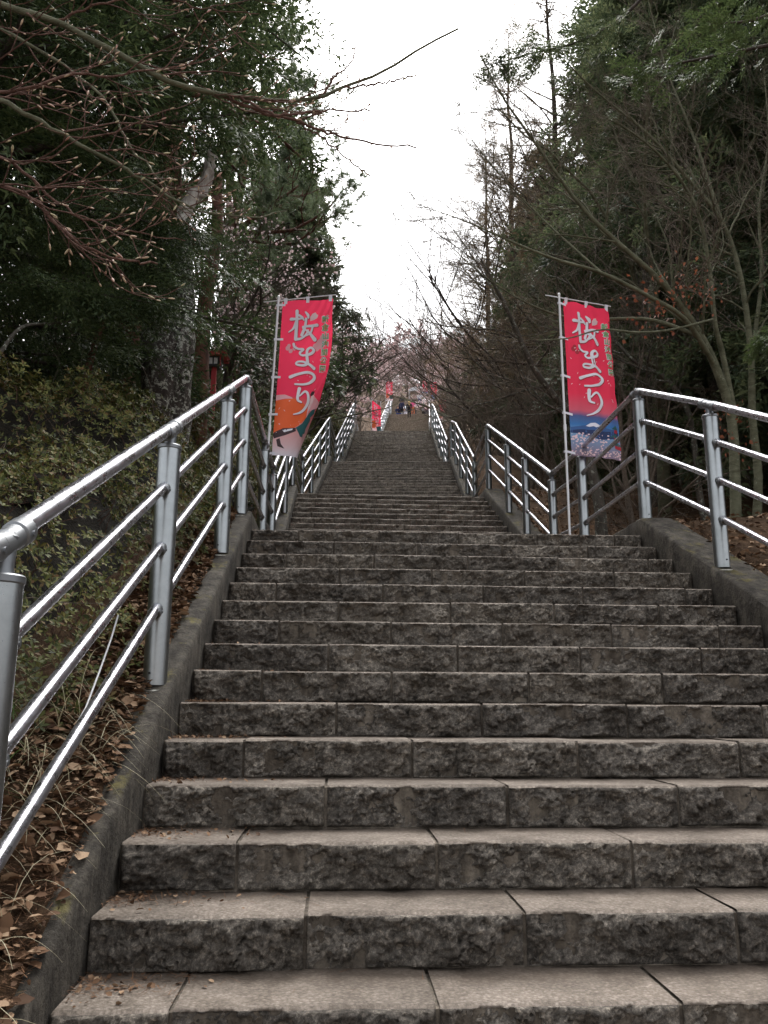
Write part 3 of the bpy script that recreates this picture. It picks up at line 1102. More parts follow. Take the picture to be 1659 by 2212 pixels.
    if kind == 'dance':
        def pz(L_): return [z1(*p) for p in L_]
        def pic(L_, m_, lf): apply_print('picture', cl, surf, pz(L_), [tuple(range(len(L_)))], M[m_], lf)
        pic([(135, 1440), (220, 1420), (300, 1395), (380, 1400), (450, 1480), (430, 1600), (350, 1690), (240, 1780), (110, 1830)], 'p_orange', L1)
        pic([(135, 1370), (230, 1360), (290, 1385), (300, 1400), (230, 1410), (135, 1440)], 'p_pink', L1 + 0.0005)
        pic([(600, 1430), (610, 1820), (350, 1830), (300, 1740), (380, 1670), (480, 1520), (540, 1460)], 'p_teal', L1 + 0.0004)
        pic([(500, 1380), (560, 1320), (640, 1370), (630, 1430), (540, 1470), (480, 1500)], 'p_pink', L1 + 0.0007)
        pic([(495, 1310), (520, 1265), (555, 1255), (545, 1290), (505, 1325)], 'p_dark', L1 + 0.0007)
        pic([(505, 1325), (550, 1290), (535, 1380), (470, 1500), (440, 1590), (460, 1450)], 'p_palepink', L1 + 0.0009)
        pic([(105, 1840), (190, 1770), (300, 1740), (300, 1780), (200, 1850), (120, 1900)], 'p_dark', L1 + 0.0009)
        pic([(185, 1790), (270, 1755), (265, 1775), (195, 1815)], 'p_white', L1 + 0.0011)
        pic([(135, 1910), (160, 1890), (165, 1960), (185, 2010), (140, 1990)], 'p_dark', L1 + 0.0009)
        pic([(385, 1830), (480, 1830), (500, 1900), (470, 1930), (470, 2000), (420, 2075), (400, 2070), (440, 1990), (420, 1900)], 'p_dark', L1 + 0.0009)
        pic([(455, 1835), (480, 1835), (470, 1890), (450, 1880)], 'p_white', L1 + 0.0011)
    else:
        def pic(L_, m_, lf): apply_print('picture', cl, surf, [z2(*p) for p in L_], [tuple(range(len(L_)))], M[m_], lf)
        pic([(362, 1730), (470, 1715), (560, 1690), (620, 1665), (740, 1700), (860, 1730), (960, 1720), (975, 1800), (700, 1850), (600, 1810), (362, 1790)], 'p_blue', L1)
        pic([(362, 1770), (520, 1750), (720, 1760), (975, 1750), (975, 1830), (700, 1870), (560, 1820), (362, 1800)], 'p_navy', L1 + 0.0004)
        pic([(545, 1705), (600, 1668), (650, 1664), (700, 1690), (750, 1712), (690, 1710), (660, 1722), (630, 1708), (590, 1716)], 'p_white', L1 + 0.0007)
        V_, F_ = [], []
        for _ in range(260):
            x, y = rr.uniform(370, 1000), rr.uniform(1800, 2075)
            if x > 830 and y < 1990: continue
            a, f = disc(0, 0, 1, 1, 6)
            sx = rr.uniform(5, 16)
            o = len(V_); V_ += [z2(x + p[0] * sx, y + p[1] * sx * 0.7) for p in a]; F_ += [tuple(i + o for i in g) for g in f]
        apply_print('blossom_print', cl, surf, V_, F_, M['p_palepink'], L1 + 0.0008)
        for (x, y, ww) in ((920, 1700, 60), (925, 1800, 90), (930, 1900, 110)):
            pic([(x - ww * .3, y), (x + ww * .6, y), (x + ww * .6, y + 70), (x - ww * .3, y + 60)], 'p_red2', L1 + 0.0010)
            pic([(x - ww, y + 20), (x, y - 30), (x + ww * .6, y + 10), (x + ww * .6, y + 25)], 'p_teal', L1 + 0.0013)
    return root


# left banner tied to the post on the first landing
TLp = at(611, 653, 8.55)
banner(TLp, R_(-10), surf_left, 'dance', True, 'red banner with an orange and teal dancer curling beside the left railing', pole_below=3.0, lean=-0.034, bar_tilt=0.01)
TRp = at(1217, 650, 8.40)
banner(TRp, R_(19), surf_right, 'fuji', True, 'red banner with a snow capped mountain tied to the right railing', pole_below=2.78)
small = [  # px,py of the cloth's top left corner (1659 px reading), forward distance, yaw, kind, label
    (804, 864, 42.0, 35, 'dance', 'small red banner slanting on the landing left of the upper flight, below the street lamp'),
    (834, 824, 68.0, 5, 'dance', 'small red banner at the left end of the row of resting visitors'),
    (930, 825, 72.2, 5, 'fuji', 'small red and blue banner beside the visitors leaning on the right rail'),
    (913, 822, 90.0, 15, 'fuji', 'faint red banner highest up the stairs on the right'),
    (949, 862, 62.0, 20, 'dance', 'red banner half hidden behind bare twigs outside the right railing')]
for (px, py, Y, yw, kd, lb) in small:
    banner(at(px, py, Y), R_(yw), surf_slant if Y < 50 else surf_flat, kd, False, lb, pole_below=2.9)

# ------------------------------------------------------------------ street lamp and lantern
M['lamp_dark'] = mat('dark_lamp_paint', (0.035, 0.035, 0.04), 0.4)
M['lamp_glass'] = mat('frosted_lens', (0.55, 0.55, 0.55), 0.3)
M['pole_grey'] = mat('grey_pole_paint', (0.10, 0.09, 0.085), 0.5)
p = Vector(at(768, 822, 41.0)); gz = G(p.x, p.y) - 0.3
root = empty('street_lamp', (p.x, p.y, gz)); tag(root, 'grey street lamp with a flat oval head left of the upper flight', 'street lamp')
hh = p.z - gz
mb = MB(); mb.tube([(0, 0, 0), (0, 0, hh * .6), (0, 0, hh)], [0.08, 0.06, 0.05], 12); mb.build('pole', M['pole_grey'], root, True, 40)
mb = MB(); mb.tube([(-0.18, 0, hh), (0.25, 0, hh + 0.03)], [0.06, 0.07], 10); mb.build('arm', M['lamp_dark'], root, True, 40)
mb = MB()
for z_, r_ in ((0, 0), ): pass
ring = [(0.0, 0.62), (0.05, 0.70), (0.12, 0.66), (0.20, 0.45), (0.24, 0.15)]
V, F = [], []
for (z_, r_) in ring:
    for j in range(20):
        a = 2 * math.pi * j / 20
        V.append((0.68 + r_ * 0.72 * math.cos(a), r_ * 0.5 * math.sin(a), hh - 0.06 + z_))
for i in range(len(ring) - 1):
    for j in range(20):
        F.append((i * 20 + j, i * 20 + (j + 1) % 20, (i + 1) * 20 + (j + 1) % 20, (i + 1) * 20 + j))
F.append(tuple(reversed(range(20)))); F.append(tuple(range(80, 100)))
mb.add(V, F); mb.build('lamp_head', M['lamp_dark'], root, True, 50)
mb = MB(); V = [(0.72 + 0.34 * math.cos(2 * math.pi * j / 20), 0.22 * math.sin(2 * math.pi * j / 20), hh - 0.064) for j in range(20)]
V += [(x_, y_, hh - 0.09) for x_, y_, _ in V]
mb.add(V, [(j, (j + 1) % 20, 20 + (j + 1) % 20, 20 + j) for j in range(20)] + [tuple(reversed(range(20, 40)))]); mb.build('lens', M['lamp_glass'], root)

M['vermilion'] = mat('faded_vermilion_paint', (0.36, 0.03, 0.035), 0.55)
M['ver_top'] = mat('faded_pink_roof', (0.48, 0.13, 0.15), 0.6)
p = Vector(at(463, 795, 13.0)); gz = G(p.x, p.y) - 0.2
root = empty('wooden_lantern', (p.x, p.y, gz)); tag(root, 'red wooden lantern on a thin post behind the hedge at left', 'lantern')
hh = p.z - gz
mb = MB(); mb.box((0, 0, hh / 2), (0.075, 0.075, hh)); mb.build('post', M['vermilion'], root)
mb = MB(); mb.add([(-.09, -.09, hh), (.09, -.09, hh), (.09, .09, hh), (-.09, .09, hh), (-.13, -.13, hh + .16), (.13, -.13, hh + .16), (.13, .13, hh + .16), (-.13, .13, hh + .16)],
                  [(0, 3, 2, 1), (4, 5, 6, 7), (0, 1, 5, 4), (1, 2, 6, 5), (2, 3, 7, 6), (3, 0, 4, 7)]); mb.build('lantern_box', M['lamp_dark'], root)
for sx in (-1, 1):
    mb = MB(); mb.box((sx * 0.118, -0.118, hh + 0.085), (0.02, 0.02, 0.17)); mb.build('frame_post', M['vermilion'], root)
for sx in (-1, 1):
    mb = MB(); mb.add([(sx * .012 - (.0 if sx > 0 else .055), -.111, hh + .03), (sx * .012 + (.055 if sx > 0 else .0), -.111, hh + .03), (sx * .012 + (.062 if sx > 0 else .0), -.128, hh + .13), (sx * .012 - (.0 if sx > 0 else .062), -.128, hh + .13)], [(0, 1, 2, 3)])
    mb.build('paper_pane', M['lamp_glass'], root)
mb = MB(); mb.box((0, 0, hh + 0.185), (0.40, 0.40, 0.05)); mb.build('eave', M['vermilion'], root)
mb = MB(); mb.add([(-.22, -.22, hh + .21), (.22, -.22, hh + .21), (.22, .22, hh + .21), (-.22, .22, hh + .21), (-.13, 0, hh + .30), (.13, 0, hh + .30)],
                  [(0, 1, 5, 4), (2, 3, 4, 5), (1, 2, 5), (3, 0, 4), (0, 3, 2, 1)]); mb.build('roof', M['ver_top'], root)

# white canopy near the top of the stairs
M['canvas'] = mat('white_canvas', (0.80, 0.82, 0.86), 0.7)
p = Vector(at(907, 868, 96.0))
root = empty('canopy', (p.x, p.y, stepz(97) )); tag(root, 'small white canopy at the top end of the stairs', 'canopy')
hz_ = 1.0
mb = MB()
for (sx, sy) in ((-1, -1), (1, -1), (1, 1), (-1, 1)):
    l_ = MB(); l_.tube([(sx * 1.3, sy * 1.2, 0), (sx * 1.3, sy * 1.2, hz_)], 0.03, 8); l_.build('leg', M['pole'], root)
V, F = [], []
for j in range(9):
    a = math.pi * j / 8
    for y_ in (-1.25, 1.25): V.append((-1.4 * math.cos(a), y_, hz_ + 0.6 * math.sin(a)))
F = [(2 * j, 2 * j + 1, 2 * j + 3, 2 * j + 2) for j in range(8)]
mb.add(V, F); mb.add([V[2 * j] for j in range(9)], [tuple(range(9))]); mb.build('canvas_roof', M['canvas'], root)

# ------------------------------------------------------------------ people
def cmat(name, c): return mat(name, c, 0.8, 0, 0.2)
SKIN = cmat('skin', (0.48, 0.30, 0.22))
CL = {n_: cmat(n_, c_) for n_, c_ in dict(black_cloth=(0.012, 0.012, 0.015), navy_cloth=(0.015, 0.02, 0.06), blue_cloth=(0.02, 0.05, 0.22), pink_cloth=(0.75, 0.12, 0.28),
      orange_cloth=(0.70, 0.22, 0.08), white_cloth=(0.75, 0.77, 0.82), maroon_cloth=(0.14, 0.04, 0.07), grey_cloth=(0.10, 0.11, 0.13), hair_black=(0.012, 0.010, 0.010), hair_blonde=(0.60, 0.42, 0.20)).items()}


def person(px, Y, h, pose, top, legs, hair, label, face=0.0, cat='person', zoff=0.0, long_hair=False):
    q = at(px, 880, Y)
    X = q[0]
    base = (X, Y, stepz(Y + (0.05)) + zoff)
    root = empty('person', base, face)
    tag(root, label, cat, 'visitors on the upper stairs')
    k = h / 1.7
    J = {}
    if pose == 'sit':
        J = dict(pel=(0, 0, .42), sp=(0, .03, .66), ch=(0, .0, .88), nk=(0, -.02, 1.02), hd=(0, -.04, 1.14), ht=(0, -.05, 1.25),
                 hl=(-.09, -.02, .42), kl=(-.12, -.42, .50), al=(-.12, -.38, .08), tl=(-.12, -.52, .03), hr=(.09, -.02, .42), kr=(.12, -.42, .46), ar=(.13, -.46, .08), tr=(.13, -.60, .03),
                 sl=(-.19, 0, .95), el=(-.25, -.12, .70), wl=(-.14, -.34, .60), sr=(.19, 0, .95), er=(.25, -.12, .70), wr=(.14, -.34, .60))
    elif pose == 'bend':
        J = dict(pel=(0, 0.1, .85), sp=(0, -.02, 1.08), ch=(0, -.20, 1.22), nk=(0, -.30, 1.30), hd=(0, -.38, 1.36), ht=(0, -.45, 1.44),
                 hl=(-.09, .1, .82), kl=(-.11, -.10, .48), al=(-.11, .05, .08), tl=(-.11, -.10, .03), hr=(.09, .1, .82), kr=(.12, .02, .46), ar=(.12, .25, .08), tr=(.12, .12, .03),
                 sl=(-.18, -.20, 1.24), el=(-.22, -.25, .98), wl=(-.12, -.30, .78), sr=(.18, -.20, 1.24), er=(.22, -.25, .98), wr=(.12, -.32, .78))
    else:
        st_ = 0.16 if pose == 'walk' else 0.0
        J = dict(pel=(0, 0, .92), sp=(0, 0, 1.12), ch=(0, .0, 1.32), nk=(0, 0, 1.46), hd=(0, -.01, 1.56), ht=(0, -.01, 1.68),
                 hl=(-.09, 0, .88), kl=(-.10, -.04 - st_, .50 + st_ * .6), al=(-.10, .03 - st_, .09 + st_ * .9), tl=(-.11, -.10 - st_, .04 + st_ * .9), hr=(.09, 0, .88), kr=(.10, -.03, .48), ar=(.10, .05 + st_ * .4, .09), tr=(.11, -.08 + st_ * .4, .04),
                 sl=(-.19, 0, 1.38), el=(-.25, .03, 1.10), wl=(-.23, -.10, .88), sr=(.19, 0, 1.38), er=(.25, .03, 1.10), wr=(.23, -.08, .88))
        if pose == 'phone':
            J.update(el=(-.22, -.12, 1.14), wl=(-.06, -.28, 1.28), er=(.22, -.12, 1.14), wr=(.06, -.28, 1.28))
    Rr = dict(pel=.155, sp=.14, ch=.165, nk=.06, hd=.105, ht=.07, hl=.10, kl=.065, al=.045, tl=.04, hr=.10, kr=.065, ar=.045, tr=.04, sl=.075, el=.05, wl=.035, sr=.075, er=.05, wr=.035)
    E_ = [('pel', 'sp'), ('sp', 'ch'), ('ch', 'nk'), ('nk', 'hd'), ('hd', 'ht'), ('pel', 'hl'), ('hl', 'kl'), ('kl', 'al'), ('al', 'tl'), ('pel', 'hr'), ('hr', 'kr'), ('kr', 'ar'), ('ar', 'tr'),
          ('ch', 'sl'), ('sl', 'el'), ('el', 'wl'), ('ch', 'sr'), ('sr', 'er'), ('er', 'wr')]
    names = list(J)
    me = bpy.data.meshes.new('body')
    me.from_pydata([Vector(J[n_]) * k for n_ in names], [(names.index(a), names.index(b_)) for a, b_ in E_], [])
    ob = bpy.data.objects.new('body', me); C.objects.link(ob)
    sk = ob.modifiers.new('skin', 'SKIN')
    for i, n_ in enumerate(names):
        v = me.skin_vertices[0].data[i]
        r_ = Rr[n_] * k
        v.radius = (r_, r_ * (0.72 if n_ in ('pel', 'sp', 'ch') else 1))
        v.use_root = (n_ == 'pel')
    ss_ = ob.modifiers.new('sub', 'SUBSURF'); ss_.levels = 1; ss_.render_levels = 1
    dg = bpy.context.evaluated_depsgraph_get()
    m2 = bpy.data.meshes.new_from_object(ob.evaluated_get(dg))
    bpy.data.objects.remove(ob)
    m2.materials.clear()
    for mm in (SKIN, CL[top], CL[legs], CL['grey_cloth']): m2.materials.append(mm)
    part_of = {}
    for n_ in names:
        part_of[n_] = 0 if n_ in ('hd', 'ht', 'nk') else 3 if n_ in ('tl', 'tr') else 2 if n_[0] in 'hka' or n_ == 'pel' else 1
    seg = []
    for a, b_ in E_:
        A_, B_ = Vector(J[a]) * k, Vector(J[b_]) * k
        mt = 0 if b_ in ('hd', 'ht') else 1 if b_ in ('nk', 'sp', 'ch', 'sl', 'sr', 'el', 'er', 'wl', 'wr') else 3 if b_ in ('tl', 'tr') else 2
        seg.append((A_, B_, mt, b_))
    for pl in m2.polygons:
        c0 = pl.center
        best, bm_ = 9, 1
        for A_, B_, mt, nm in seg:
            d_ = B_ - A_
            t = max(0, min(1, (c0 - A_).dot(d_) / max(d_.length_squared, 1e-6)))
            ds = (c0 - (A_ + d_ * t)).length
            if ds < best:
                best = ds
                bm_ = mt if not (nm in ('wl', 'wr') and t > 0.88) else 0
        pl.material_index = bm_
        pl.use_smooth = True
    link(bpy.data.objects.new('body', m2), root)
    # hair: a cap over the back and top of the head, longer at the back where the hair is long
    hd = Vector(J['hd']) * k
    V, F = [], []
    nn = 12
    for i in range(7):
        a = math.pi * 0.5 * i / 6 * (1.25 if not long_hair else 1.5)
        for j in range(nn):
            b_ = 2 * math.pi * j / nn
            r_ = .122 * k
            z_ = r_ * math.cos(a) * 1.15
            dx, dy = r_ * math.sin(a) * math.cos(b_), r_ * math.sin(a) * math.sin(b_)
            if dy < 0 and a > 1.0: dy *= 0.45; z_ += 0.03 * k
            if long_hair and dy > 0 and i > 4: z_ -= 0.12 * k * (i - 4)
            V.append(hd + Vector((dx, dy + 0.012, z_ + 0.02)))
    F = [(i * nn + j, i * nn + (j + 1) % nn, (i + 1) * nn + (j + 1) % nn, (i + 1) * nn + j) for i in range(6) for j in range(nn)]
    mb = MB(); mb.add(V, F); mb.build('hair', CL[hair], root, True)
    # face: nose and eyes
    mb = MB(); nz_ = hd + Vector((0, -0.105 * k, -0.005)); mb.add([nz_ + Vector((-.014, 0.01, -.015)), nz_ + Vector((.014, .01, -.015)), nz_ + Vector((0, .01, .03)), nz_ + Vector((0, -.02, -.012))], [(0, 1, 3), (1, 2, 3), (2, 0, 3)])
    mb.build('nose', SKIN, root)
    return root


person(884, 68.3, 1.62, 'walk', 'black_cloth', 'black_cloth', 'hair_blonde', 'woman with long blonde hair in a black jacket walking up the stairs', R_(180), long_hair=True)
person(868, 71.6, 1.72, 'stand', 'navy_cloth', 'black_cloth', 'hair_black', 'person in a dark jacket standing left of the blonde woman', R_(150))
person(859, 71.9, 1.65, 'sit', 'navy_cloth', 'blue_cloth', 'hair_black', 'person crouching in navy at the left rail with a phone', R_(20))
person(874, 72.3, 1.55, 'sit', 'white_cloth', 'blue_cloth', 'hair_black', 'person sitting in white and blue between the dark jackets', R_(-10))
person(892, 70.9, 1.45, 'walk', 'pink_cloth', 'orange_cloth', 'hair_black', 'child in a pink top and orange trousers beside the blonde woman', R_(170))
person(889, 73.0, 1.60, 'phone', 'navy_cloth', 'navy_cloth', 'hair_black', 'person in a navy top just behind the child in pink', R_(175))
person(897, 79.5, 1.70, 'walk', 'white_cloth', 'navy_cloth', 'hair_black', 'person in a white shirt climbing above the child in pink', R_(190))
person(907, 88.0, 1.70, 'stand', 'white_cloth', 'blue_cloth', 'hair_black', 'distant person in white with a blue skirt in front of the canopy', R_(175))
person(868, 84.0, 1.72, 'stand', 'black_cloth', 'navy_cloth', 'hair_black', 'person in black high up at the left rail of the last flight', R_(10))
person(873, 77.0, 1.60, 'bend', 'navy_cloth', 'black_cloth', 'hair_black', 'person bending with a pale rucksack on the last flight', R_(180))
person(915, 77.6, 1.60, 'bend', 'grey_cloth', 'black_cloth', 'hair_black', 'person stooping in dark grey clothes near the right rail', R_(160))
person(921, 71.8, 1.52, 'stand', 'maroon_cloth', 'navy_cloth', 'hair_black', 'person in a maroon top leaning by the right rail', R_(-20))
person(927, 72.1, 1.72, 'stand', 'grey_cloth', 'navy_cloth', 'hair_black', 'person in a grey patterned jacket beside the right rail', R_(15))
person(864, 72.6, 1.70, 'phone', 'black_cloth', 'black_cloth', 'hair_black', 'person in black standing at the left rail behind the crouching one', R_(60))
person(880, 74.5, 1.66, 'walk', 'grey_cloth', 'navy_cloth', 'hair_black', 'person in grey climbing behind the blonde woman', R_(180))
person(924, 74.0, 1.62, 'stand', 'black_cloth', 'black_cloth', 'hair_black', 'person in black behind the pair at the right rail', R_(170))
p = at(875, 872, 77.0)
mb = MB(); mb.tube([(p[0], 76.85, stepz(77) + 1.0), (p[0], 76.85, stepz(77) + 1.1), (p[0], 76.95, stepz(77) + 1.3), (p[0], 77.0, stepz(77) + 1.4)], [0.10, 0.15, 0.16, 0.10], 10)
tag(mb.build('rucksack', CL['white_cloth'], smooth=True), 'pale rucksack on the back of the person bending on the last flight', 'rucksack')

# ------------------------------------------------------------------ vegetation
rng = np.random.default_rng(11)


def crown_obj(name, Vf, parent, mats, smooth=False):
    V, F, Mi = Vf
    me = np_mesh(name, V, F, mats, Mi, smooth)
    return link(bpy.data.objects.new(name, me), parent)


def frond_template(n_side=5, needles=7, L=0.30, nl=0.028, nw=0.005, droop=0.3):
    """flat spray: axis along x, side twigs in the xy plane, needles as slim triangles"""
    V, F = [], []
    r = np.random.default_rng(5)

    def tri(p, d, l_, w_):
        d = np.array(d); d = d / np.linalg.norm(d)
        s = np.cross(d, (0, 0, 1.0)); s = s / (np.linalg.norm(s) + 1e-9) * w_
        s = s + np.array((0, 0, r.normal(0, 0.3) * w_))
        o = len(V)
        V.extend([p - s, p + s, p + d * l_]); F.append((o, o + 1, o + 2))

    def twig(p0, ang, ln, nn):
        d = np.array((math.cos(ang), math.sin(ang), 0))
        for i in range(nn):
            t = (i + 0.6) / nn
            p = p0 + d * ln * t + np.array((0, 0, -droop * (ln * t) ** 2 * 3))
            for sg in (-1, 1):
                a = ang + sg * R_(48) * (1 - 0.5 * t)
                tri(p, (math.cos(a), math.sin(a), r.normal(0, 0.35)), nl * r.uniform(.8, 1.2), nw)
        tri(p0 + d * ln * 0.9, d, nl * 1.3, nw)
    twig(np.zeros(3), 0, L, needles + 3)
    for i in range(n_side):
        t = (i + 1) / (n_side + 1)
        for sg in (-1, 1):
            twig(np.array((L * t, 0, -droop * (L * t) ** 2)), sg * R_(50), L * 0.5 * (1 - t * 0.7), max(2, int(needles * (1 - t * 0.6))))
    return np.array(V), np.array(F)


def coarse_frond(L=0.45, n=9, w=0.05, droop=0.5):
    V, F = [], []
    r = np.random.default_rng(8)
    for i in range(n):
        t = (i + .5) / n
        for sg in (-1, 1):
            a = sg * R_(r.uniform(25, 60)) * (1 - 0.4 * t)
            l_ = L * 0.42 * (1.1 - t * .8) * r.uniform(.7, 1.2)
            p = np.array((L * t, 0, -droop * (L * t) ** 2))
            d = np.array((math.cos(a), math.sin(a), -droop * .5 + r.normal(0, .2)))
            s = np.array((-d[1], d[0], r.normal(0, .4))) * w * 0.42
            o = len(V)
            V.extend([p - s * .4, p + d * l_ * .5 - s, p + d * l_, p + d * l_ * .45 + s]); F.append((o, o + 1, o + 2, o + 3))
    return np.array(V), np.array(F)


def tuft_template(n=26, l_=0.11, w=0.0022):
    V, F = [], []
    r = np.random.default_rng(9)
    for i in range(n):
        d = r.normal(0, 1, 3); d[0] = abs(d[0]) + 0.35; d /= np.linalg.norm(d)
        s = np.cross(d, r.normal(0, 1, 3)); s = s / np.linalg.norm(s) * w
        p = np.array((r.uniform(0, .05), 0, 0)); o = len(V)
        V.extend([p - s, p + s, p + d * l_ * r.uniform(.8, 1.15)]); F.append((o, o + 1, o + 2))
    return np.array(V), np.array(F)


FR_fine = frond_template(4, 4, 0.34, 0.042, 0.0066, 0.25)
FR_mid = frond_template(3, 3, 0.36, 0.070, 0.012, 0.4)
FR_coarse = coarse_frond()
TUFT = tuft_template(19, .115, .0028)


def conifer(h, r0, base, rad, nb, frond, nf, fscale, leaf, barkm, seed, droop=-0.4, power=0.8, twigc=9, lean=0.0):
    """whorled conifer in local coordinates: returns meshes trunk, crown"""
    g = np.random.default_rng(seed)
    n = 12
    tz = np.linspace(0, h, n)
    tp = np.stack([np.cumsum(g.normal(0, .05, n)) + lean * tz, np.cumsum(g.normal(0, .05, n)), tz], 1)[None]
    tr = radii([r0], n, 0.08, 0.01)
    tp[0, 0, :2] = 0; tp[0, 0, 2] = -0.6
    Vt, Ft = tubes(tp, tr, 12)
    # limbs
    t = np.sort(g.uniform(0, 1, nb))
    zz = base + (h - base) * t
    az = g.uniform(0, 2 * np.pi, nb)
    ln = rad * (1 - t) ** power * g.uniform(.75, 1.15, nb) + 0.25
    P0 = np.stack([np.interp(zz, tz, tp[0, :, 0]), np.interp(zz, tz, tp[0, :, 1]), zz], 1)
    D = np.stack([np.cos(az), np.sin(az), 0.25 + 0.5 * t], 1)
    lp = grow(P0, D, ln, 8, g, 0.10, (0, 0, droop))
    lr = radii(0.008 + ln * 0.010, 8, 0.2, 0.003)
    Vl, Fl = tubes(lp, lr, 5)
    # side twigs
    p2, d2, l2, r2, t2 = spawn(lp, lr, ln, twigc, g, 0.15, 1.0, (40, 75), (0.30, 0.5), 0.5, 0.35, 0.75, True)
    l2 = np.maximum(l2, 0.25)
    d2[:, 2] -= 0.15
    tw = grow(p2, d2, l2, 5, g, 0.12, (0, 0, droop))
    Vw, Fw = tubes(tw, radii(r2 * .5, 5, .3, .002), 3)
    # foliage on limbs and twigs
    allp = []
    for pts, w_ in ((lp, 0.25), (tw, 0.75)):
        k = int(nf * w_)
        m_, nn, _ = pts.shape
        wl = np.linalg.norm(pts[:, -1] - pts[:, 0], axis=1) + .05
        i = g.choice(m_, k, p=wl / wl.sum())
        x = (0.2 + 0.8 * g.uniform(0, 1, k) ** 0.8) * (nn - 1.001)
        a = x.astype(int); f = (x - a)[:, None]
        p = pts[i, a] * (1 - f) + pts[i, a + 1] * f
        T = unit(pts[i, a + 1] - pts[i, a])
        allp.append((p, T))
    P = np.concatenate([a[0] for a in allp]); T = np.concatenate([a[1] for a in allp])
    X = unit(T + g.normal(0, 0.45, T.shape) + np.array([0, 0, -0.1]))
    Z = unit(np.array([0, 0, 1.0]) + g.normal(0, 0.3, T.shape))
    Vn, Fn = inst(frond[0], frond[1], P, X, Z, fscale * g.uniform(.7, 1.3, len(P)))
    crown = merge((Vl, Fl, 0), (Vw, Fw, 0), (Vn, Fn, 1))
    mt = np_mesh('trunk', Vt, Ft, [barkm], smooth=True)
    mc = np_mesh('crown', crown[0], crown[1], [barkm, leaf], crown[2])
    return mt, mc


def put_tree(name, meshes, loc, rz, sc, label, cat, group):
    root = empty(name, loc, rz)
    root.scale = (sc, sc, sc) if not hasattr(sc, '__len__') else sc
    tag(root, label, cat, group)
    for nm, me in zip(('trunk', 'crown'), meshes):
        link(bpy.data.objects.new(nm, me), root)
    return root


def bare(h, r0, seed, limbs=9, spread=1.0, fork=0.35, blossom=0, bl_size=0.03, twigm='twig', barkm='bark_dark', lv=(7, 7, 6), lean=(0, 0), up=0.5, buds=0, trunk=None, wob=0.16):
    g = np.random.default_rng(seed)
    n = 12
    if trunk is None:
        d = unit(np.array([[lean[0], lean[1], 1.0]]))
        tp = grow(np.array([[0, 0, -0.5]]), d, np.array([h * .75]), n, g, 0.06, (0, 0, .2))
    else:
        tp = trunk
    tr = radii([r0] * len(tp), tp.shape[1], 0.4)
    Vt, Ft = tubes(tp, tr, 12)
    L0 = np.full(len(tp), h * 0.75)
    p, d, l, r, t = spawn(tp, tr, L0, limbs, g, fork, 1.0, (28, 60), (.55, .85), .62, .35, 0.3, True)
    l1 = grow(p, d, l * spread, 10, g, wob, (0, 0, up)); r1 = radii(r, 10, .25, .004)
    Vs = [tubes(l1, r1, 6) + (0,)]
    pts, rad, L = l1, r1, l * spread
    last = None
    for i, c in enumerate(lv):
        p, d, l, r, t = spawn(pts, rad, L, c, g, .12, 1.0, (25, 60), (.38, .62), .6, .45, .2, True)
        nn = 7 if i == 0 else 5
        rm = (.0035, .0025, .0018)[min(i, 2)]
        q = grow(p, d, l, nn, g, wob, (0, 0, up * .5)); rr_ = radii(r, nn, .3, rm)
        Vs.append(tubes(q, rr_, 4 if i == 0 else 3) + (0 if i == 0 else 1,))
        pts, rad, L = q, rr_, l
    if blossom:
        m_, nn, _ = pts.shape
        k = blossom
        i = g.integers(0, m_, k); a = g.integers(1, nn, k)
        P = pts[i, a] + g.normal(0, .02, (k, 3))
        V0 = np.array([(-.5, -.5, 0), (.5, -.5, 0.1), (.5, .5, 0), (-.5, .5, 0.1), (-.4, 0, -.5), (.4, 0, -.5), (.4, 0.1, .5), (-.4, 0, .5)])
        F0 = np.array([(0, 1, 2, 3), (4, 5, 6, 7)])
        Vb, Fb = inst(V0, F0, P, g.normal(0, 1, (k, 3)), g.normal(0, 1, (k, 3)), bl_size * g.uniform(.6, 1.4, k))
        Vs.append((Vb, Fb, 2))
    cr = merge(*Vs)
    mt = np_mesh('trunk', Vt, Ft, [M[barkm]], smooth=True)
    mc = np_mesh('crown', cr[0], cr[1], [M[barkm], M[twigm], M['petal']], cr[2])
    return mt, mc


def ground_at(X, Y): return G(X, Y) - 0.05


# --- meshes shared by copies
fir = conifer(15, 0.26, 2.4, 4.3, 88, FR_fine, 5200, 1.62, M['fir'], M['bark_dark'], 21, -0.35, 0.75, 9)
cyp = conifer(17, 0.24, 1.4, 3.6, 120, FR_mid, 5800, 1.42, M['cypress'], M['bark_grey'], 22, -0.9, 0.7, 9)
cyp2 = conifer(13, 0.20, 1.0, 3.0, 95, FR_coarse, 6000, 1.18, M['cypress'], M['bark_dark'], 23, -0.8, 0.75, 8)


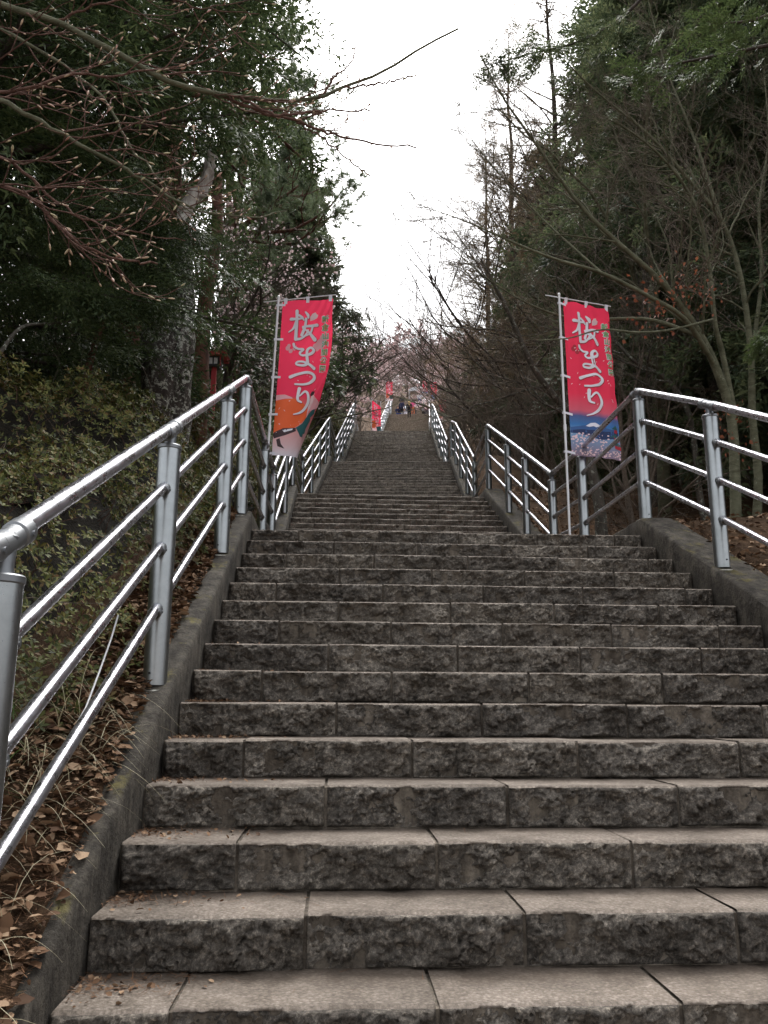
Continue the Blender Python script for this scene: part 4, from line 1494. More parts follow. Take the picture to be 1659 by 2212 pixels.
def pine_mesh(h, seed, trunkp, r0, nl=30, base=.35, rad=4.3, nt_=7400, barkm='bark_red', tz=1.0):
    g = np.random.default_rng(seed)
    tp = np.array([catmull(trunkp, 3)]); n = tp.shape[1]
    tr = radii([r0], n, .3)
    Vt, Ft = tubes(tp, tr, 14)
    t = g.uniform(base, 1, nl)
    x = t * (n - 1.001); a = x.astype(int); f = (x - a)[:, None]
    P0 = tp[0, a] * (1 - f) + tp[0, a + 1] * f
    az = g.uniform(0, 2 * np.pi, nl)
    ln = rad * (1 - (t - base) / (1 - base) * .55) * g.uniform(.6, 1.1, nl)
    lp = grow(P0, np.stack([np.cos(az), np.sin(az), g.uniform(.1, .6, nl)], 1), ln, 9, g, .2, (0, 0, .15))
    lr = radii(0.02 + ln * .012, 9, .25, .006)
    p2, d2, l2, r2, _ = spawn(lp, lr, ln, 8, g, .3, 1, (30, 65), (.3, .5), .6, .3, .5, True)
    q2 = grow(p2, d2, l2, 6, g, .2, (0, 0, .4)); rr2 = radii(r2, 6, .4, .004)
    p3, d3, l3, r3, _ = spawn(q2, rr2, l2, 6, g, .3, 1, (25, 60), (.35, .5), .6, .3, .3, True)
    q3 = grow(p3, d3, l3, 4, g, .2, (0, 0, .8)); rr3 = radii(r3, 4, .5, .003)
    m_ = len(q3)
    i = g.integers(0, m_, nt_); aa = g.integers(1, 4, nt_)
    P = q3[i, aa]; T = unit(q3[i, aa] - q3[i, aa - 1] + g.normal(0, .3, (nt_, 3)) * .05)
    Vn, Fn = inst(TUFT[0], TUFT[1], P, T, g.normal(0, 1, (nt_, 3)), tz * g.uniform(.8, 1.3, nt_))
    cr = merge(tubes(lp, lr, 6) + (0,), tubes(q2, rr2, 4) + (0,), tubes(q3, rr3, 3) + (0,), (Vn, Fn, 1))
    return (np_mesh('trunk', Vt, Ft, [M[barkm]], smooth=True), np_mesh('crown', cr[0], cr[1], [M['bark_red'], M['pine']], cr[2]))


pine = pine_mesh(15, 31, [(0, 0, -.6), (.1, 0, 3), (.5, .1, 6), (.3, .3, 9), (.7, .2, 12), (.8, 0, 15)], .2, tz=1.5)
cherry = bare(7.5, .11, 41, 9, 1.25, .25, 9000, .085, 'twig_red', 'bark_dark', (7, 6, 5), up=.25)
cherry_sparse = bare(7.5, .13, 46, 9, 1.25, .25, 1000, .045, 'twig', 'bark_dark', (7, 6, 5), up=.25)
bareB = bare(9.0, .055, 47, 10, 1.35, .3, 0, 0, 'twig', 'bark_dark', (7, 6, 5), lean=(-.55, 0), up=.15)
shrubby = bare(4.2, .06, 42, 12, 1.3, .05, 0, 0, 'twig', 'twig', (7, 6, 5), up=.7)
bareA = bare(9.0, .13, 43, 10, 1.25, .22, 0, 0, 'twig', 'bark_maple', (8, 7, 5), up=.3)
larch_ = conifer(16, .16, 2.5, 2.6, 120, coarse_frond(.34, 6, .014, .1), 4600, 1.0, M['larch'], M['bark_dark'], 51, .1, .7, 7)

NF = empty  # alias kept short
# --- left side, nearest first
put_tree('fir_tree', fir, (-4.7, 7.6, ground_at(-4.7, 7.6)), 0.6, 1.0, 'dark fir whose low boughs hang over the hedge at left', 'tree', 'trees left of the stairs')
put_tree('fir_tree', fir, (-5.6, 9.6, ground_at(-5.6, 9.6)), 3.5, 0.85, 'smaller dark fir whose boughs half cover the lichen covered trunk', 'tree', 'trees left of the stairs')
put_tree('fir_tree', fir, (-7.6, 5.6, ground_at(-7.6, 5.6)), 2.6, 0.95, 'dark fir at the left edge of the photo above the near hedge', 'tree', 'trees left of the stairs')
put_tree('fir_tree', fir, (-9.5, 11.0, ground_at(-9.5, 11)), 4.2, 1.1, 'dark fir deeper in the wood behind the lichen covered trunk', 'tree', 'trees left of the stairs')
lt = [  # X,Y,scale,mesh,name,label
    (-4.2, 12.6, 1.0, pine, 'pine_tree', 'tall pine right behind the fir with needles against the sky'),
    (-4.5, 17.0, 1.0, pine, 'pine_tree', 'second pine behind the left banner'),
    (-4.3, 23.5, 1.05, pine, 'pine_tree', 'third pine of the left row, lighter green'),
    (-3.9, 31.0, 1.05, cyp2, 'cypress_tree', 'pointed evergreen left of the middle flights'),
    (-5.0, 41.0, 1.05, cyp2, 'cypress_tree', 'evergreen behind the street lamp'),
    (-7.0, 36.0, 1.15, pine, 'pine_tree', 'pine standing back between the two left evergreens'),
    (-5.2, 54.0, 1.0, cyp2, 'cypress_tree', 'farthest evergreen on the left beside the upper flight'),
    (-9.0, 21.0, 1.1, cyp, 'cypress_tree', 'dense evergreen deep in the wood at left'),
    (-10.5, 15.0, 1.0, cyp, 'cypress_tree', 'dense evergreen behind the red lantern'),
    (-10.0, 29.0, 1.1, cyp2, 'cypress_tree', 'evergreen in the second row at left'),
    (-15.0, 9.0, 1.0, cyp2, 'cypress_tree', 'dim evergreen far back at the left edge')]
for i, (X, Y, sc, me, nm, lb) in enumerate(lt):
    put_tree(nm, me, (X, Y, ground_at(X, Y)), i * 1.7 + .3, sc, lb, 'tree', 'trees left of the stairs')

# lichen covered double trunk with the pale curved stem, red pine trunk
def special_tree(name, polys, rads, mats_, label, extra=None, sides=16):
    root = empty(name, polys[0][0]); tag(root, label, 'tree', 'trees left of the stairs')
    inv = -np.array(polys[0][0])
    for P, (ra, rb), mm in zip(polys, rads, mats_):
        c_ = np.array(catmull(P, 6)) + inv
        n = len(c_)
        # uneven girth
        V, F = tubes(c_[None], np.linspace(ra, rb, n)[None], sides)
        fq, am = (14, .45) if mm == 'bark_white' else (3, .18)
        V = np.array([v + np.array(noise.noise_vector(Vector(v) * fq)) * ra * am for v in V])
        me = np_mesh('trunk', V, F, [M[mm]], smooth=True)
        link(bpy.data.objects.new('trunk', me), root)
    if extra is not None:
        me = extra
        link(bpy.data.objects.new('crown', me), root)
    return root


a0 = at(350, 900, 9.4); a0[2] = ground_at(a0[0], a0[1]) - .2
polys = [[a0, at(345, 800, 9.4), at(335, 700, 9.5), at(300, 640, 9.6), at(275, 570, 9.8)],
         [a0 + np.array((.12, .05, 0)), at(385, 800, 9.5), at(392, 700, 9.6), at(398, 600, 9.8), at(396, 500, 10.1)]]
lich_crown = None
g = np.random.default_rng(61)
special_tree('pine_tree', polys, [(.25, .08), (.20, .10)], ['bark_lichen', 'bark_lichen'], 'thick double trunk covered in pale lichen rising behind the hedge')
polys = [[at(392, 480, 8.0), at(408, 438, 8.0), at(438, 405, 8.0), at(450, 375, 8.0), at(455, 345, 8.0), at(462, 334, 8.0)]]
root = special_tree('dead_stem', polys, [(.078, .050)], ['bark_white'], 'pale curved dead stem above the lichen covered trunk')
p0 = at(432, 930, 11.5); p0[2] = ground_at(p0[0], p0[1]) - .3
special_tree('red_pine', [[p0, at(432, 850, 11.5), at(436, 720, 11.6), at(452, 600, 11.8), at(468, 520, 12.0), at(470, 380, 12.3)]], [(.135, .08)], ['bark_red'], 'straight reddish pine trunk beside the red lantern')
p0 = at(175, 860, 9.0); p0[2] -= .6
special_tree('dead_stem', [[p0, at(180, 840, 9), at(205, 750, 9.1), at(225, 690, 9.2)]], [(.055, .03)], ['bark_red'], 'short leaning dead stem in the hedge at left')
p0 = at(-60, 940, 6.0); p0[2] -= .5
special_tree('bare_shrub', [[p0, at(-10, 800, 6.2), at(10, 750, 6.3), at(50, 705, 6.4), at(120, 698, 6.6), at(250, 680, 7)]], [(.022, .008)], ['bark_grey'], 'bent bare branch reaching in from the left edge over the hedge')

# cherries on the left
for i, (X, Y, sc, rz, lb) in enumerate([
    (-3.4, 16.5, .85, 1.0, 'blossoming cherry behind the left banner'),
    (-4.6, 20.5, .95, 3.0, 'blossoming cherry between the red lantern and the left banner'),
    (-3.2, 24.5, .8, 4.4, 'blossoming cherry leaning over the second landing'),
    (-5.0, 47.0, .9, 2.0, 'blossoming cherry above the street lamp'),
    (-4.2, 62.0, .85, 5.2, 'blossoming cherry left of the resting visitors'),
    (7.0, 67.0, .85, 0.4, 'blossoming cherry right of the resting visitors'),
    (-3.6, 78.0, .95, 2.5, 'blossoming cherry at the left of the last flight'),
    (6.6, 80.0, 1.0, 3.6, 'blossoming cherry at the right of the last flight'),
    (0.5, 102.0, 1.2, 1.6, 'blossoming cherry closing the view at the top, left part'),
    (6.0, 104.0, 1.2, 5.0, 'blossoming cherry closing the view at the top, right part'),
    (-7.4, 13.8, .9, .2, 'blossoming cherry deep in the wood behind the red pine trunk')]):
    put_tree('cherry_tree', cherry_sparse if Y < 26 else cherry, (X, Y, ground_at(X, Y)), rz, sc, lb, 'tree', 'cherry trees in blossom')

# right side
rt = [
    (5.9, 13.4, .9, cyp, 'cypress_tree', 'green feathery cypress just behind the right banner'),
    (7.4, 11.5, 1.0, cyp, 'cypress_tree', 'big dark cypress behind the bare maple at right'),
    (10.5, 9.0, 1.05, cyp, 'cypress_tree', 'dark cypress at the right edge of the photo'),
    (6.6, 16.5, 1.0, cyp, 'cypress_tree', 'dark cypress behind the right banner'),
    (6.8, 22.0, .95, cyp2, 'cypress_tree', 'ragged cypress right of the third flight'),
    (6.4, 29.0, .95, cyp2, 'cypress_tree', 'dark cypress with a pointed edge against the sky at right'),
    (7.2, 38.0, .9, cyp2, 'cypress_tree', 'smaller cypress farther up on the right'),
    (11.0, 16.0, 1.1, cyp, 'cypress_tree', 'cypress in the second row at right behind the banner'),
    (13.5, 11.5, 1.1, cyp2, 'cypress_tree', 'dim cypress deep in the wood at the right edge'),
    (10.8, 25.0, 1.1, cyp2, 'cypress_tree', 'cypress in the second row right of the third flight'),
    (15.0, 20.0, 1.1, cyp2, 'cypress_tree', 'dim cypress farthest right in the wood'),
    (11.5, 36.0, 1.1, cyp2, 'cypress_tree', 'cypress in the second row farther up on the right')]
for i, (X, Y, sc, me, nm, lb) in enumerate(rt):
    put_tree(nm, me, (X, Y, ground_at(X, Y)), i * 2.1 + .9, sc, lb, 'tree', 'trees right of the stairs')
for i, (X, Y, sc, lb) in enumerate([(4.3, 18.5, .95, 'bare brown larch against the sky right of the stairs'), (4.3, 25.0, 1.0, 'second bare brown larch just behind the first'), (4.4, 33.0, .9, 'smaller bare larch in front of the pointed cypress')]):
    put_tree('larch_tree', larch_, (X, Y, ground_at(X, Y)), i * 1.3, sc, lb, 'tree', 'bare larches right of the stairs')

# bare trees
for i, (X, Y, sc, rz, lb) in enumerate([
    (4.3, 12.5, .85, 2.9, 'bare tree arching over the stairs behind the right banner'),
    (4.6, 17.5, .85, 3.4, 'bare tree leaning over the second landing at right'),
    (4.4, 23.0, .8, 1.4, 'bare tree right of the third flight'),
    (4.5, 30.0, .85, 4.1, 'bare tree right of the fourth flight'),
    (4.6, 38.0, .9, 5.4, 'bare tree right of the landing with the small slanting banner'),
    (5.2, 48.0, .9, .4, 'bare tree right of the long hidden landing'),
    (-3.9, 19.0, .75, 5.0, 'dark bare tree standing up just behind the left banner'),
    (-3.6, 29.0, .75, 2.2, 'bare tree left of the fourth flight'),
    (-4.4, 37.0, .8, 1.0, 'bare tree beside the street lamp'),
    (-6.6, 11.0, .7, 0.2, 'bare thin tree among the evergreens behind the hedge')]):
    put_tree('bare_tree', bareA, (X, Y, ground_at(X, Y)), rz, sc, lb, 'tree', 'bare trees along the stairs')
for i, (X, Y, sc, rz, lb) in enumerate([
    (5.0, 21.0, 1.0, .3, 'thin bare tree bending far over the third flight'),
    (5.0, 27.5, 1.0, -.3, 'thin bare tree bending over the start of the fourth flight'),
    (5.2, 34.0, 1.05, .1, 'thin bare tree bending over the end of the fourth flight'),
    (6.0, 44.0, 1.1, .4, 'thin bare tree bending over the hidden landing from the right'),
    (6.5, 56.0, 1.1, -.2, 'thin bare tree bending over the fifth flight from the right'),
    (-3.6, 26.5, .9, 3.3, 'thin bare tree bending over the stairs from the left'),
    (-4.0, 40.0, 1.0, 2.9, 'thin bare tree bending over the landing from the left'),
    (-3.6, 51.0, 1.0, 3.4, 'thin bare tree bending over the fifth flight from the left')]):
    put_tree('bare_tree', bareB, (X, Y, ground_at(X, Y)), rz, sc, lb, 'tree', 'bare trees along the stairs')
for i in range(34):
    a_ = rnd.uniform(-16, 20); Y = rnd.uniform(104, 150)
    X = 5 + a_
    me_ = [cherry, shrubby, cherry, cherry, bareA][i % 5]
    nm_ = ['cherry_tree', 'bare_shrub', 'cherry_tree', 'cherry_tree', 'bare_tree'][i % 5]
    kd_ = ['pink blossoming cherry', 'bare brown shrub', 'pink blossoming cherry', 'pink blossoming cherry', 'bare tree'][i % 5]
    put_tree(nm_, me_, (X, Y, ground_at(X, Y)), rnd.uniform(0, 6), rnd.uniform(.9, 1.2) * (1.5 if me_ is shrubby else 1), kd_ + ' in the mass of growth on the hill above the stairs', 'shrub' if me_ is shrubby else 'tree', kd_ + 's on the hill above the stairs' if me_ is not cherry else 'cherries on the hill above the stairs')
q = 0
for side in (-1, 1):
    for Y in ([11.2, 13.4, 15.4, 18.6, 21, 23.5, 26, 29, 32, 35.5, 39, 43, 47, 52, 57, 62, 67, 73] if side > 0 else [34, 38, 42, 45.5, 50, 55, 60, 65, 70, 76]):
        u = hw(Y) + rnd.uniform(1.2, 2.2)
        X = cx(Y) + side * u
        sc = rnd.uniform(.7, .95)
        nb_ = 'right' if side > 0 else 'left'
        where = 'behind the right banner' if Y < 12 else 'beside the second flight' if Y < 15 else 'beside the second landing' if Y < 18 else 'beside the third flight' if Y < 25 else 'beside the fourth flight' if Y < 36 else 'beside the hidden landing' if Y < 46 else 'beside the fifth flight' if Y < 71 else 'beside the last flight'
        put_tree('bare_shrub', shrubby, (X, Y, ground_at(X, Y) + .02), rnd.uniform(0, 6.28), sc, 'bare brown shrub outside the %s railing %s' % (nb_, where), 'shrub', 'bare shrubs %s the %s railing' % (where, nb_))

# --- the bare maple at right with its two trunks: limbs read from the photograph, set at their distance
def limb(pts):   # (px,py,Y)
    return [at(*p) for p in pts]


root_p = at(1590, 1160, 8.8); root_p[2] = ground_at(root_p[0], root_p[1])
L_main = [
    ([(1590, 1165, 8.8), (1588, 1040, 8.8), (1580, 900, 8.8), (1545, 790, 8.7), (1510, 720, 8.6), (1470, 660, 8.5), (1420, 600, 8.4), (1330, 520, 8.3), (1250, 440, 8.2), (1150, 300, 8.0), (1080, 200, 7.8), (1010, 60, 7.6)], .062, .004),
    ([(1632, 1165, 9.0), (1638, 1030, 9.0), (1625, 900, 9.0), (1622, 760, 9.0), (1600, 600, 9.0), (1560, 480, 9.0), (1480, 380, 8.8), (1400, 290, 8.6), (1290, 200, 8.4), (1200, 110, 8.2)], .052, .005),
    ([(1588, 900, 8.8), (1560, 760, 8.7), (1545, 700, 8.6), (1530, 560, 8.5), (1500, 440, 8.4), (1430, 340, 8.2), (1340, 270, 8.0), (1270, 240, 7.9)], .034, .005),
    ([(1545, 790, 8.7), (1480, 690, 8.3), (1400, 640, 8.0), (1300, 590, 7.8), (1200, 560, 7.6), (1100, 520, 7.4), (1010, 480, 7.3), (900, 440, 7.2)], .030, .003),
    ([(1520, 730, 8.6), (1400, 690, 8.8), (1250, 690, 9.0), (1150, 660, 9.2), (1050, 600, 9.4), (960, 520, 9.6)], .026, .003),
    ([(1540, 690, 8.5), (1450, 712, 8.0), (1380, 718, 7.6), (1300, 712, 7.3), (1230, 730, 7.1), (1160, 735, 7.0)], .014, .004),
    ([(1300, 590, 7.8), (1200, 500, 8.2), (1120, 420, 8.4), (1040, 330, 8.6), (980, 240, 8.8)], .014, .003),
    ([(1625, 760, 9.0), (1645, 600, 9.2), (1640, 450, 9.3), (1660, 300, 9.4), (1650, 150, 9.5)], .028, .006),
    ([(1560, 480, 9.0), (1500, 300, 9.2), (1440, 150, 9.4), (1400, 0, 9.6)], .02, .005)]
NP = 28
tp, tr = [], []
for pts, ra, rb in L_main:
    c_ = np.array(catmull(limb(pts), 8))
    idx = np.linspace(0, len(c_) - 1, NP)
    lo = np.floor(idx).astype(int); hi = np.minimum(lo + 1, len(c_) - 1); f = (idx - lo)[:, None]
    tp.append(c_[lo] * (1 - f) + c_[hi] * f); tr.append(np.linspace(ra, rb, NP) ** 1.0)
tp = np.array(tp); tr = np.array(tr)
g = np.random.default_rng(77)
root = empty('maple_tree', root_p); tag(root, 'bare maple with two smooth greenish trunks behind the right railing', 'tree', 'bare trees along the stairs')
V, F = tubes(tp[:2] - root_p, tr[:2], 14)
link(bpy.data.objects.new('trunk', np_mesh('trunk', V, F, [M['bark_maple']], smooth=True)), root)
for k in range(2, len(tp)):
    V, F = tubes(tp[k:k + 1] - root_p, tr[k:k + 1], 9)
    link(bpy.data.objects.new('limb', np_mesh('limb', V, F, [M['bark_maple']], smooth=True)), root)
Ls = np.linalg.norm(np.diff(tp, axis=1), axis=2).sum(1)
p, d, l, r, t = spawn(tp, tr, Ls * .34, 30, g, .34, 1, (25, 60), (.5, 1.0), .5, .5, .3, True)
r = np.minimum(r, .014)
q1 = grow(p, d, l, 9, g, .15, (-.25, 0, .35)); rr1 = radii(r, 9, .3, .003)
ok = ~((q1[..., 0] > 1.2) & (q1[..., 0] < 3.0) & (q1[..., 2] > 3.4) & (q1[..., 2] < 6.4) & (q1[..., 1] < 8.7)).any(1)
q1, rr1, l = q1[ok], rr1[ok], l[ok]
p, d, l, r, t = spawn(q1, rr1, l, 8, g, .15, 1, (25, 60), (.35, .6), .6, .5, .2, True)
q2 = grow(p, d, l, 6, g, .17, (-.1, 0, .25)); rr2 = radii(r, 6, .4, .002)
p, d, l, r, t = spawn(q2, rr2, l, 5, g, .15, 1, (25, 60), (.35, .6), .6, .5, .2, True)
q3 = grow(p, d, l, 4, g, .17, (0, 0, .2)); rr3 = radii(r, 4, .5, .0014)
cr = merge(tubes(q1 - root_p, rr1, 5) + (0,), tubes(q2 - root_p, rr2, 3) + (1,), tubes(q3 - root_p, rr3, 3) + (1,))
link(bpy.data.objects.new('crown', np_mesh('crown', cr[0], cr[1], [M['bark_maple'], M['twig']], cr[2])), root)
# a few dry red leaves still hanging
k = 220
i = g.integers(0, len(q3), k)
cen = [at(1445, 635, 8.3), at(1395, 665, 8.3), at(1500, 625, 8.5), at(1575, 930, 8.6)]
P = np.concatenate([c_ + g.normal(0, .16, (k // 4, 3)) for c_ in cen]) - root_p
V0 = np.array([(0, 0, 0), (.5, -.35, .1), (1, 0, -.1), (.5, .35, .1)]); F0 = np.array([(0, 1, 2, 3)])
V, F = inst(V0, F0, P, g.normal(0, 1, P.shape) + np.array((0, 0, -1.)), g.normal(0, 1, P.shape), .05 * g.uniform(.6, 1.3, len(P)))
M['redleaf'] = leafmat('withered_leaves', [(0.16, 0.045, 0.025), (0.32, 0.12, 0.06)], .7, .3)
lo_ = link(bpy.data.objects.new('dry_leaves', np_mesh('dry_leaves', V, F, [M['redleaf']])), root); lo_['kind'] = 'stuff'

# grey trunk standing behind the landing rail at right, and two thin stems right of it
for (pts, ra, rb, lb) in [
    ([(1300, 1165, 10.6), (1296, 1100, 10.6), (1282, 1030, 10.6), (1262, 960, 10.6), (1230, 890, 10.5), (1200, 860, 10.4), (1150, 790, 10.2), (1105, 690, 10.0), (1070, 620, 9.8), (1040, 560, 9.6)], .085, .012, 'leaning grey trunk behind the landing rail right of the stairs'),
    ([(1425, 1165, 13), (1420, 1000, 13), (1415, 850, 13), (1405, 650, 13.4), (1395, 400, 14)], .17, .11, 'straight dark trunk seen between the right railing posts'),
    ([(1530, 1165, 11), (1510, 1060, 11), (1490, 900, 11), (1440, 820, 11), (1370, 780, 11), (1300, 700, 11), (1220, 600, 11)], .05, .012, 'thin crooked bare stem between the maple and the dark trunk')]:
    c_ = np.array(catmull([at(*p_) for p_ in pts], 6)); o0 = c_[0].copy(); o0[2] = min(c_[0][2], ground_at(c_[0][0], c_[0][1]))
    c_[0][2] = o0[2] - .1
    rt_ = empty('bare_tree', o0); tag(rt_, lb, 'tree', 'bare trees along the stairs')
    rad = np.linspace(ra, rb, len(c_))[None]
    V, F = tubes(c_[None] - o0, rad, 12)
    link(bpy.data.objects.new('trunk', np_mesh('trunk', V, F, [M['bark_grey']], smooth=True)), rt_)
    idx = np.linspace(0, len(c_) - 1, 20).astype(int)
    s_, sr = c_[idx][None], rad[:, idx]
    p, d, l, r, t = spawn(s_, sr, np.array([2.6]), 16, g, .4, 1, (30, 65), (.5, 1), .5, .2, .2, True)
    r = np.minimum(r, .015)
    q1 = grow(p, d, l, 8, g, .16, (0, 0, .3)); rr1 = radii(r, 8, .3, .003)
    p, d, l, r, t = spawn(q1, rr1, l, 9, g, .15, 1, (25, 60), (.35, .6), .6, .4, .2, True)
    q2 = grow(p, d, l, 6, g, .17, (0, 0, .2)); rr2 = radii(r, 6, .4, .002)
    p, d, l, r, t = spawn(q2, rr2, l, 5, g, .15, 1, (25, 60), (.35, .6), .6, .4, .2, True)
    q3 = grow(p, d, l, 4, g, .17, (0, 0, .2)); rr3 = radii(r, 4, .5, .0014)
    cr = merge(tubes(q1 - o0, rr1, 5) + (0,), tubes(q2 - o0, rr2, 3) + (1,), tubes(q3 - o0, rr3, 3) + (1,))
    link(bpy.data.objects.new('crown', np_mesh('crown', cr[0], cr[1], [M['bark_grey'], M['twig']], cr[2])), rt_)

# fresh green cypress boughs hanging in at the upper right
def bough(pts, n, spread, leaf, label, sc, fr=None, nm='cypress_bough', grp='cypress boughs hanging in at right'):
    c_ = np.array(catmull([at(*p_) for p_ in pts], 5)); o0 = c_[0].copy()
    rt_ = empty(nm, o0); tag(rt_, label, 'branch', grp)
    fr = fr or FR_mid
    V, F = tubes(c_[None] - o0, np.linspace(.02, .005, len(c_))[None], 6)
    link(bpy.data.objects.new('stem', np_mesh('stem', V, F, [M['bark_dark']], smooth=True)), rt_)
    i = g.integers(len(c_) // 4, len(c_) - 1, n)
    T = unit(c_[np.minimum(i + 1, len(c_) - 1)] - c_[i])
    P = c_[i] - o0 + g.normal(0, spread, (n, 3)) * np.array((1, 1, .5))
    X = unit(T + g.normal(0, .5, (n, 3)) + np.array((0, 0, -.45)))
    V, F = inst(fr[0], fr[1], P, X, np.array((0, 0, 1.)) + g.normal(0, .3, (n, 3)), sc * g.uniform(.6, 1.2, n))
    o = link(bpy.data.objects.new('foliage', np_mesh('foliage', V, F, [leaf])), rt_)
bough([(1700, 90, 7), (1600, 110, 7), (1500, 130, 7), (1400, 150, 7), (1360, 165, 7)], 80, .13, M['fresh'], 'fresh green cypress bough near the top right', .55)
bough([(1720, 0, 6.5), (1640, 40, 6.5), (1560, 50, 6.5), (1500, 40, 6.5)], 60, .16, M['fresh'], 'yellowish green cypress bough in the top right corner', .55)
bough([(1420, -40, 8), (1340, 40, 8), (1250, 90, 8), (1150, 115, 8), (1060, 140, 8)], 150, .13, M['cypress'], 'dark cypress bough reaching left against the sky', .6)
bough([(1720, 690, 6), (1690, 720, 6), (1650, 740, 6)], 50, .07, M['fresh'], 'small green bough at the right edge above the railing', .45)

for (pts, n_, lb_) in [
    ([(-200, 500, 7.6), (0, 520, 7.3), (150, 545, 7.1), (300, 570, 7.0), (430, 610, 6.9)], 300, 'lowest fir bough reaching right over the lichen covered trunk'),
    ([(-200, 440, 7.6), (0, 440, 7.4), (180, 450, 7.3), (320, 480, 7.3), (400, 530, 7.3)], 260, 'second fir bough just above the lowest one'),
    ([(-200, 560, 7.2), (-60, 600, 6.8), (100, 620, 6.6), (240, 640, 6.5), (330, 655, 6.5)], 240, 'fir bough drooping over the top of the hedge at left')]:
    bough(pts, n_, .17, M['fir'], lb_, .95, FR_fine, 'fir_bough', 'low fir boughs over the hedge')

# --- budding branches at the upper left, from a tree that stands left of the photographer
bt = np.array((-3.6, 3.2, ground_at(-3.6, 3.2)))
root = empty('budding_tree', bt); tag(root, 'budding tree whose thin branches cross the upper left corner', 'tree')
V, F = tubes(np.array([catmull([bt * 0 + (0, 0, -.4), (0.05, 0, 1.2), (0.1, .1, 2.6), (.15, 0, 4.2), (.2, .1, 6)], 4)]), np.linspace(.13, .06, 17)[None], 14)
link(bpy.data.objects.new('trunk', np_mesh('trunk', V, F, [M['bark_maple']], smooth=True)), root)
BR = [
    ([(-250, -60, 3.3), (-60, -10, 3.3), (30, 18, 3.3), (130, 50, 3.3), (240, 108, 3.3), (345, 168, 3.35), (430, 195, 3.4), (500, 206, 3.45), (600, 218, 3.5), (680, 214, 3.55), (740, 190, 3.6), (810, 160, 3.65), (900, 110, 3.7), (990, 62, 3.75)], .0175, .0055),
    ([(-220, 130, 3.0), (-60, 190, 3.0), (60, 250, 3.0), (150, 300, 3.05), (260, 360, 3.1), (330, 400, 3.15), (420, 450, 3.2), (530, 470, 3.3), (620, 455, 3.4)], .013, .002),
    ([(-220, 20, 3.4), (-40, 45, 3.4), (60, 95, 3.4), (150, 150, 3.4), (230, 220, 3.4), (270, 300, 3.4), (330, 370, 3.4), (390, 440, 3.45), (470, 500, 3.5)], .010, .002),
    ([(-200, 210, 2.9), (-20, 200, 2.9), (60, 190, 2.9), (150, 160, 2.95), (250, 165, 3.0), (340, 150, 3.1), (450, 130, 3.2), (520, 90, 3.3)], .008, .002),
    ([(120, 45, 3.3), (220, 10, 3.3), (330, -10, 3.35), (450, 20, 3.4), (560, 30, 3.4)], .006, .002),
    ([(470, 203, 3.45), (560, 240, 3.5), (650, 265, 3.5), (720, 290, 3.55), (800, 308, 3.6), (900, 320, 3.6)], .0085, .0040),
    ([(520, 210, 3.45), (600, 250, 3.4), (680, 240, 3.4), (800, 240, 3.45)], .0065, .0038),
    ([(690, 212, 3.55), (720, 170, 3.6), (755, 140, 3.6), (770, 100, 3.65)], .0055, .0036),
    ([(740, 190, 3.6), (820, 180, 3.6), (860, 172, 3.6), (900, 162, 3.6)], .0055, .0036),
    ([(-200, 330, 2.8), (0, 340, 2.8), (100, 420, 2.85), (200, 480, 2.9), (300, 500, 3.0), (400, 520, 3.1)], .008, .0018),
    ([(-150, 420, 2.7), (0, 400, 2.7), (80, 440, 2.75), (160, 520, 2.8), (260, 560, 2.9), (340, 570, 3.0)], .0085, .0040),
    ([(640, 265, 3.5), (700, 300, 3.6), (760, 350, 3.6), (800, 380, 3.6)], .0045, .0034)]
bp, br = [], []
NB_ = 26
for k_, (pts, ra, rb) in enumerate(BR):
    c_ = np.array(catmull([at(*p_) for p_ in pts], 8))
    idx = np.linspace(0, len(c_) - 1, NB_); lo = np.floor(idx).astype(int); hi = np.minimum(lo + 1, len(c_) - 1); f = (idx - lo)[:, None]
    c_ = c_[lo] * (1 - f) + c_[hi] * f
    c_[1:-1] += g.normal(0, .004, (NB_ - 2, 3))
    rr_ = np.linspace(ra, rb, NB_)
    bp.append(c_); br.append(rr_)
    V, F = tubes(c_[None] - bt, rr_[None], 9)
    if k_ in (0, 1, 2, 3, 9, 10):     # join to the trunk
        st_ = np.array(catmull([bt + np.array((.12, 0, 2.9 + .3 * (k_ % 4))), (bt + np.array((.12, 0, 2.9)) + c_[0]) / 2 + np.array((0, 0, .15)), c_[0]], 4)) - bt
        V2, F2 = tubes(st_[None], np.linspace(ra * 1.5, ra, len(st_))[None], 9)
        F = np.concatenate([F, F2 + len(V)]); V = np.concatenate([V, V2])
    link(bpy.data.objects.new('branch', np_mesh('branch', V, F, [M['bark_maple'] if ra > .009 else M['twig_red']], smooth=True)), root)
bp = np.array(bp); br = np.array(br)
sel = np.array([0, 1, 2, 3, 4, 5, 9, 10])
cnt = 11
p, d, l, r, t = spawn(bp[sel], br[sel], np.full(len(sel), .55), cnt, g, .12, .8, (30, 55), (.35, 1.0), .5, .4, .15, True)
keep = ~((p[:, 0] > -.25))
p, d, l, r = p[keep], d[keep], l[keep], r[keep]
d = unit(d + np.array((.35, 0, .1)))
r = np.clip(r, .003, .0045)
q1 = grow(p, d, l, 8, g, .14, (.2, 0, .25)); rr1 = radii(r, 8, .55, .002)
p, d, l2, r, t = spawn(q1, rr1, l, 4, g, .2, .9, (30, 50), (.25, .5), .8, .2, .3, True)
q2 = grow(p, d, l2, 5, g, .12, (.1, 0, .3)); rr2 = radii(r, 5, .6, .0018)
cr = merge(tubes(q1 - bt, rr1, 5) + (0,), tubes(q2 - bt, rr2, 4) + (0,))
o = link(bpy.data.objects.new('twig', np_mesh('twig', cr[0], cr[1], [M['twig_red']], smooth=True)), root); o['kind'] = 'stuff'
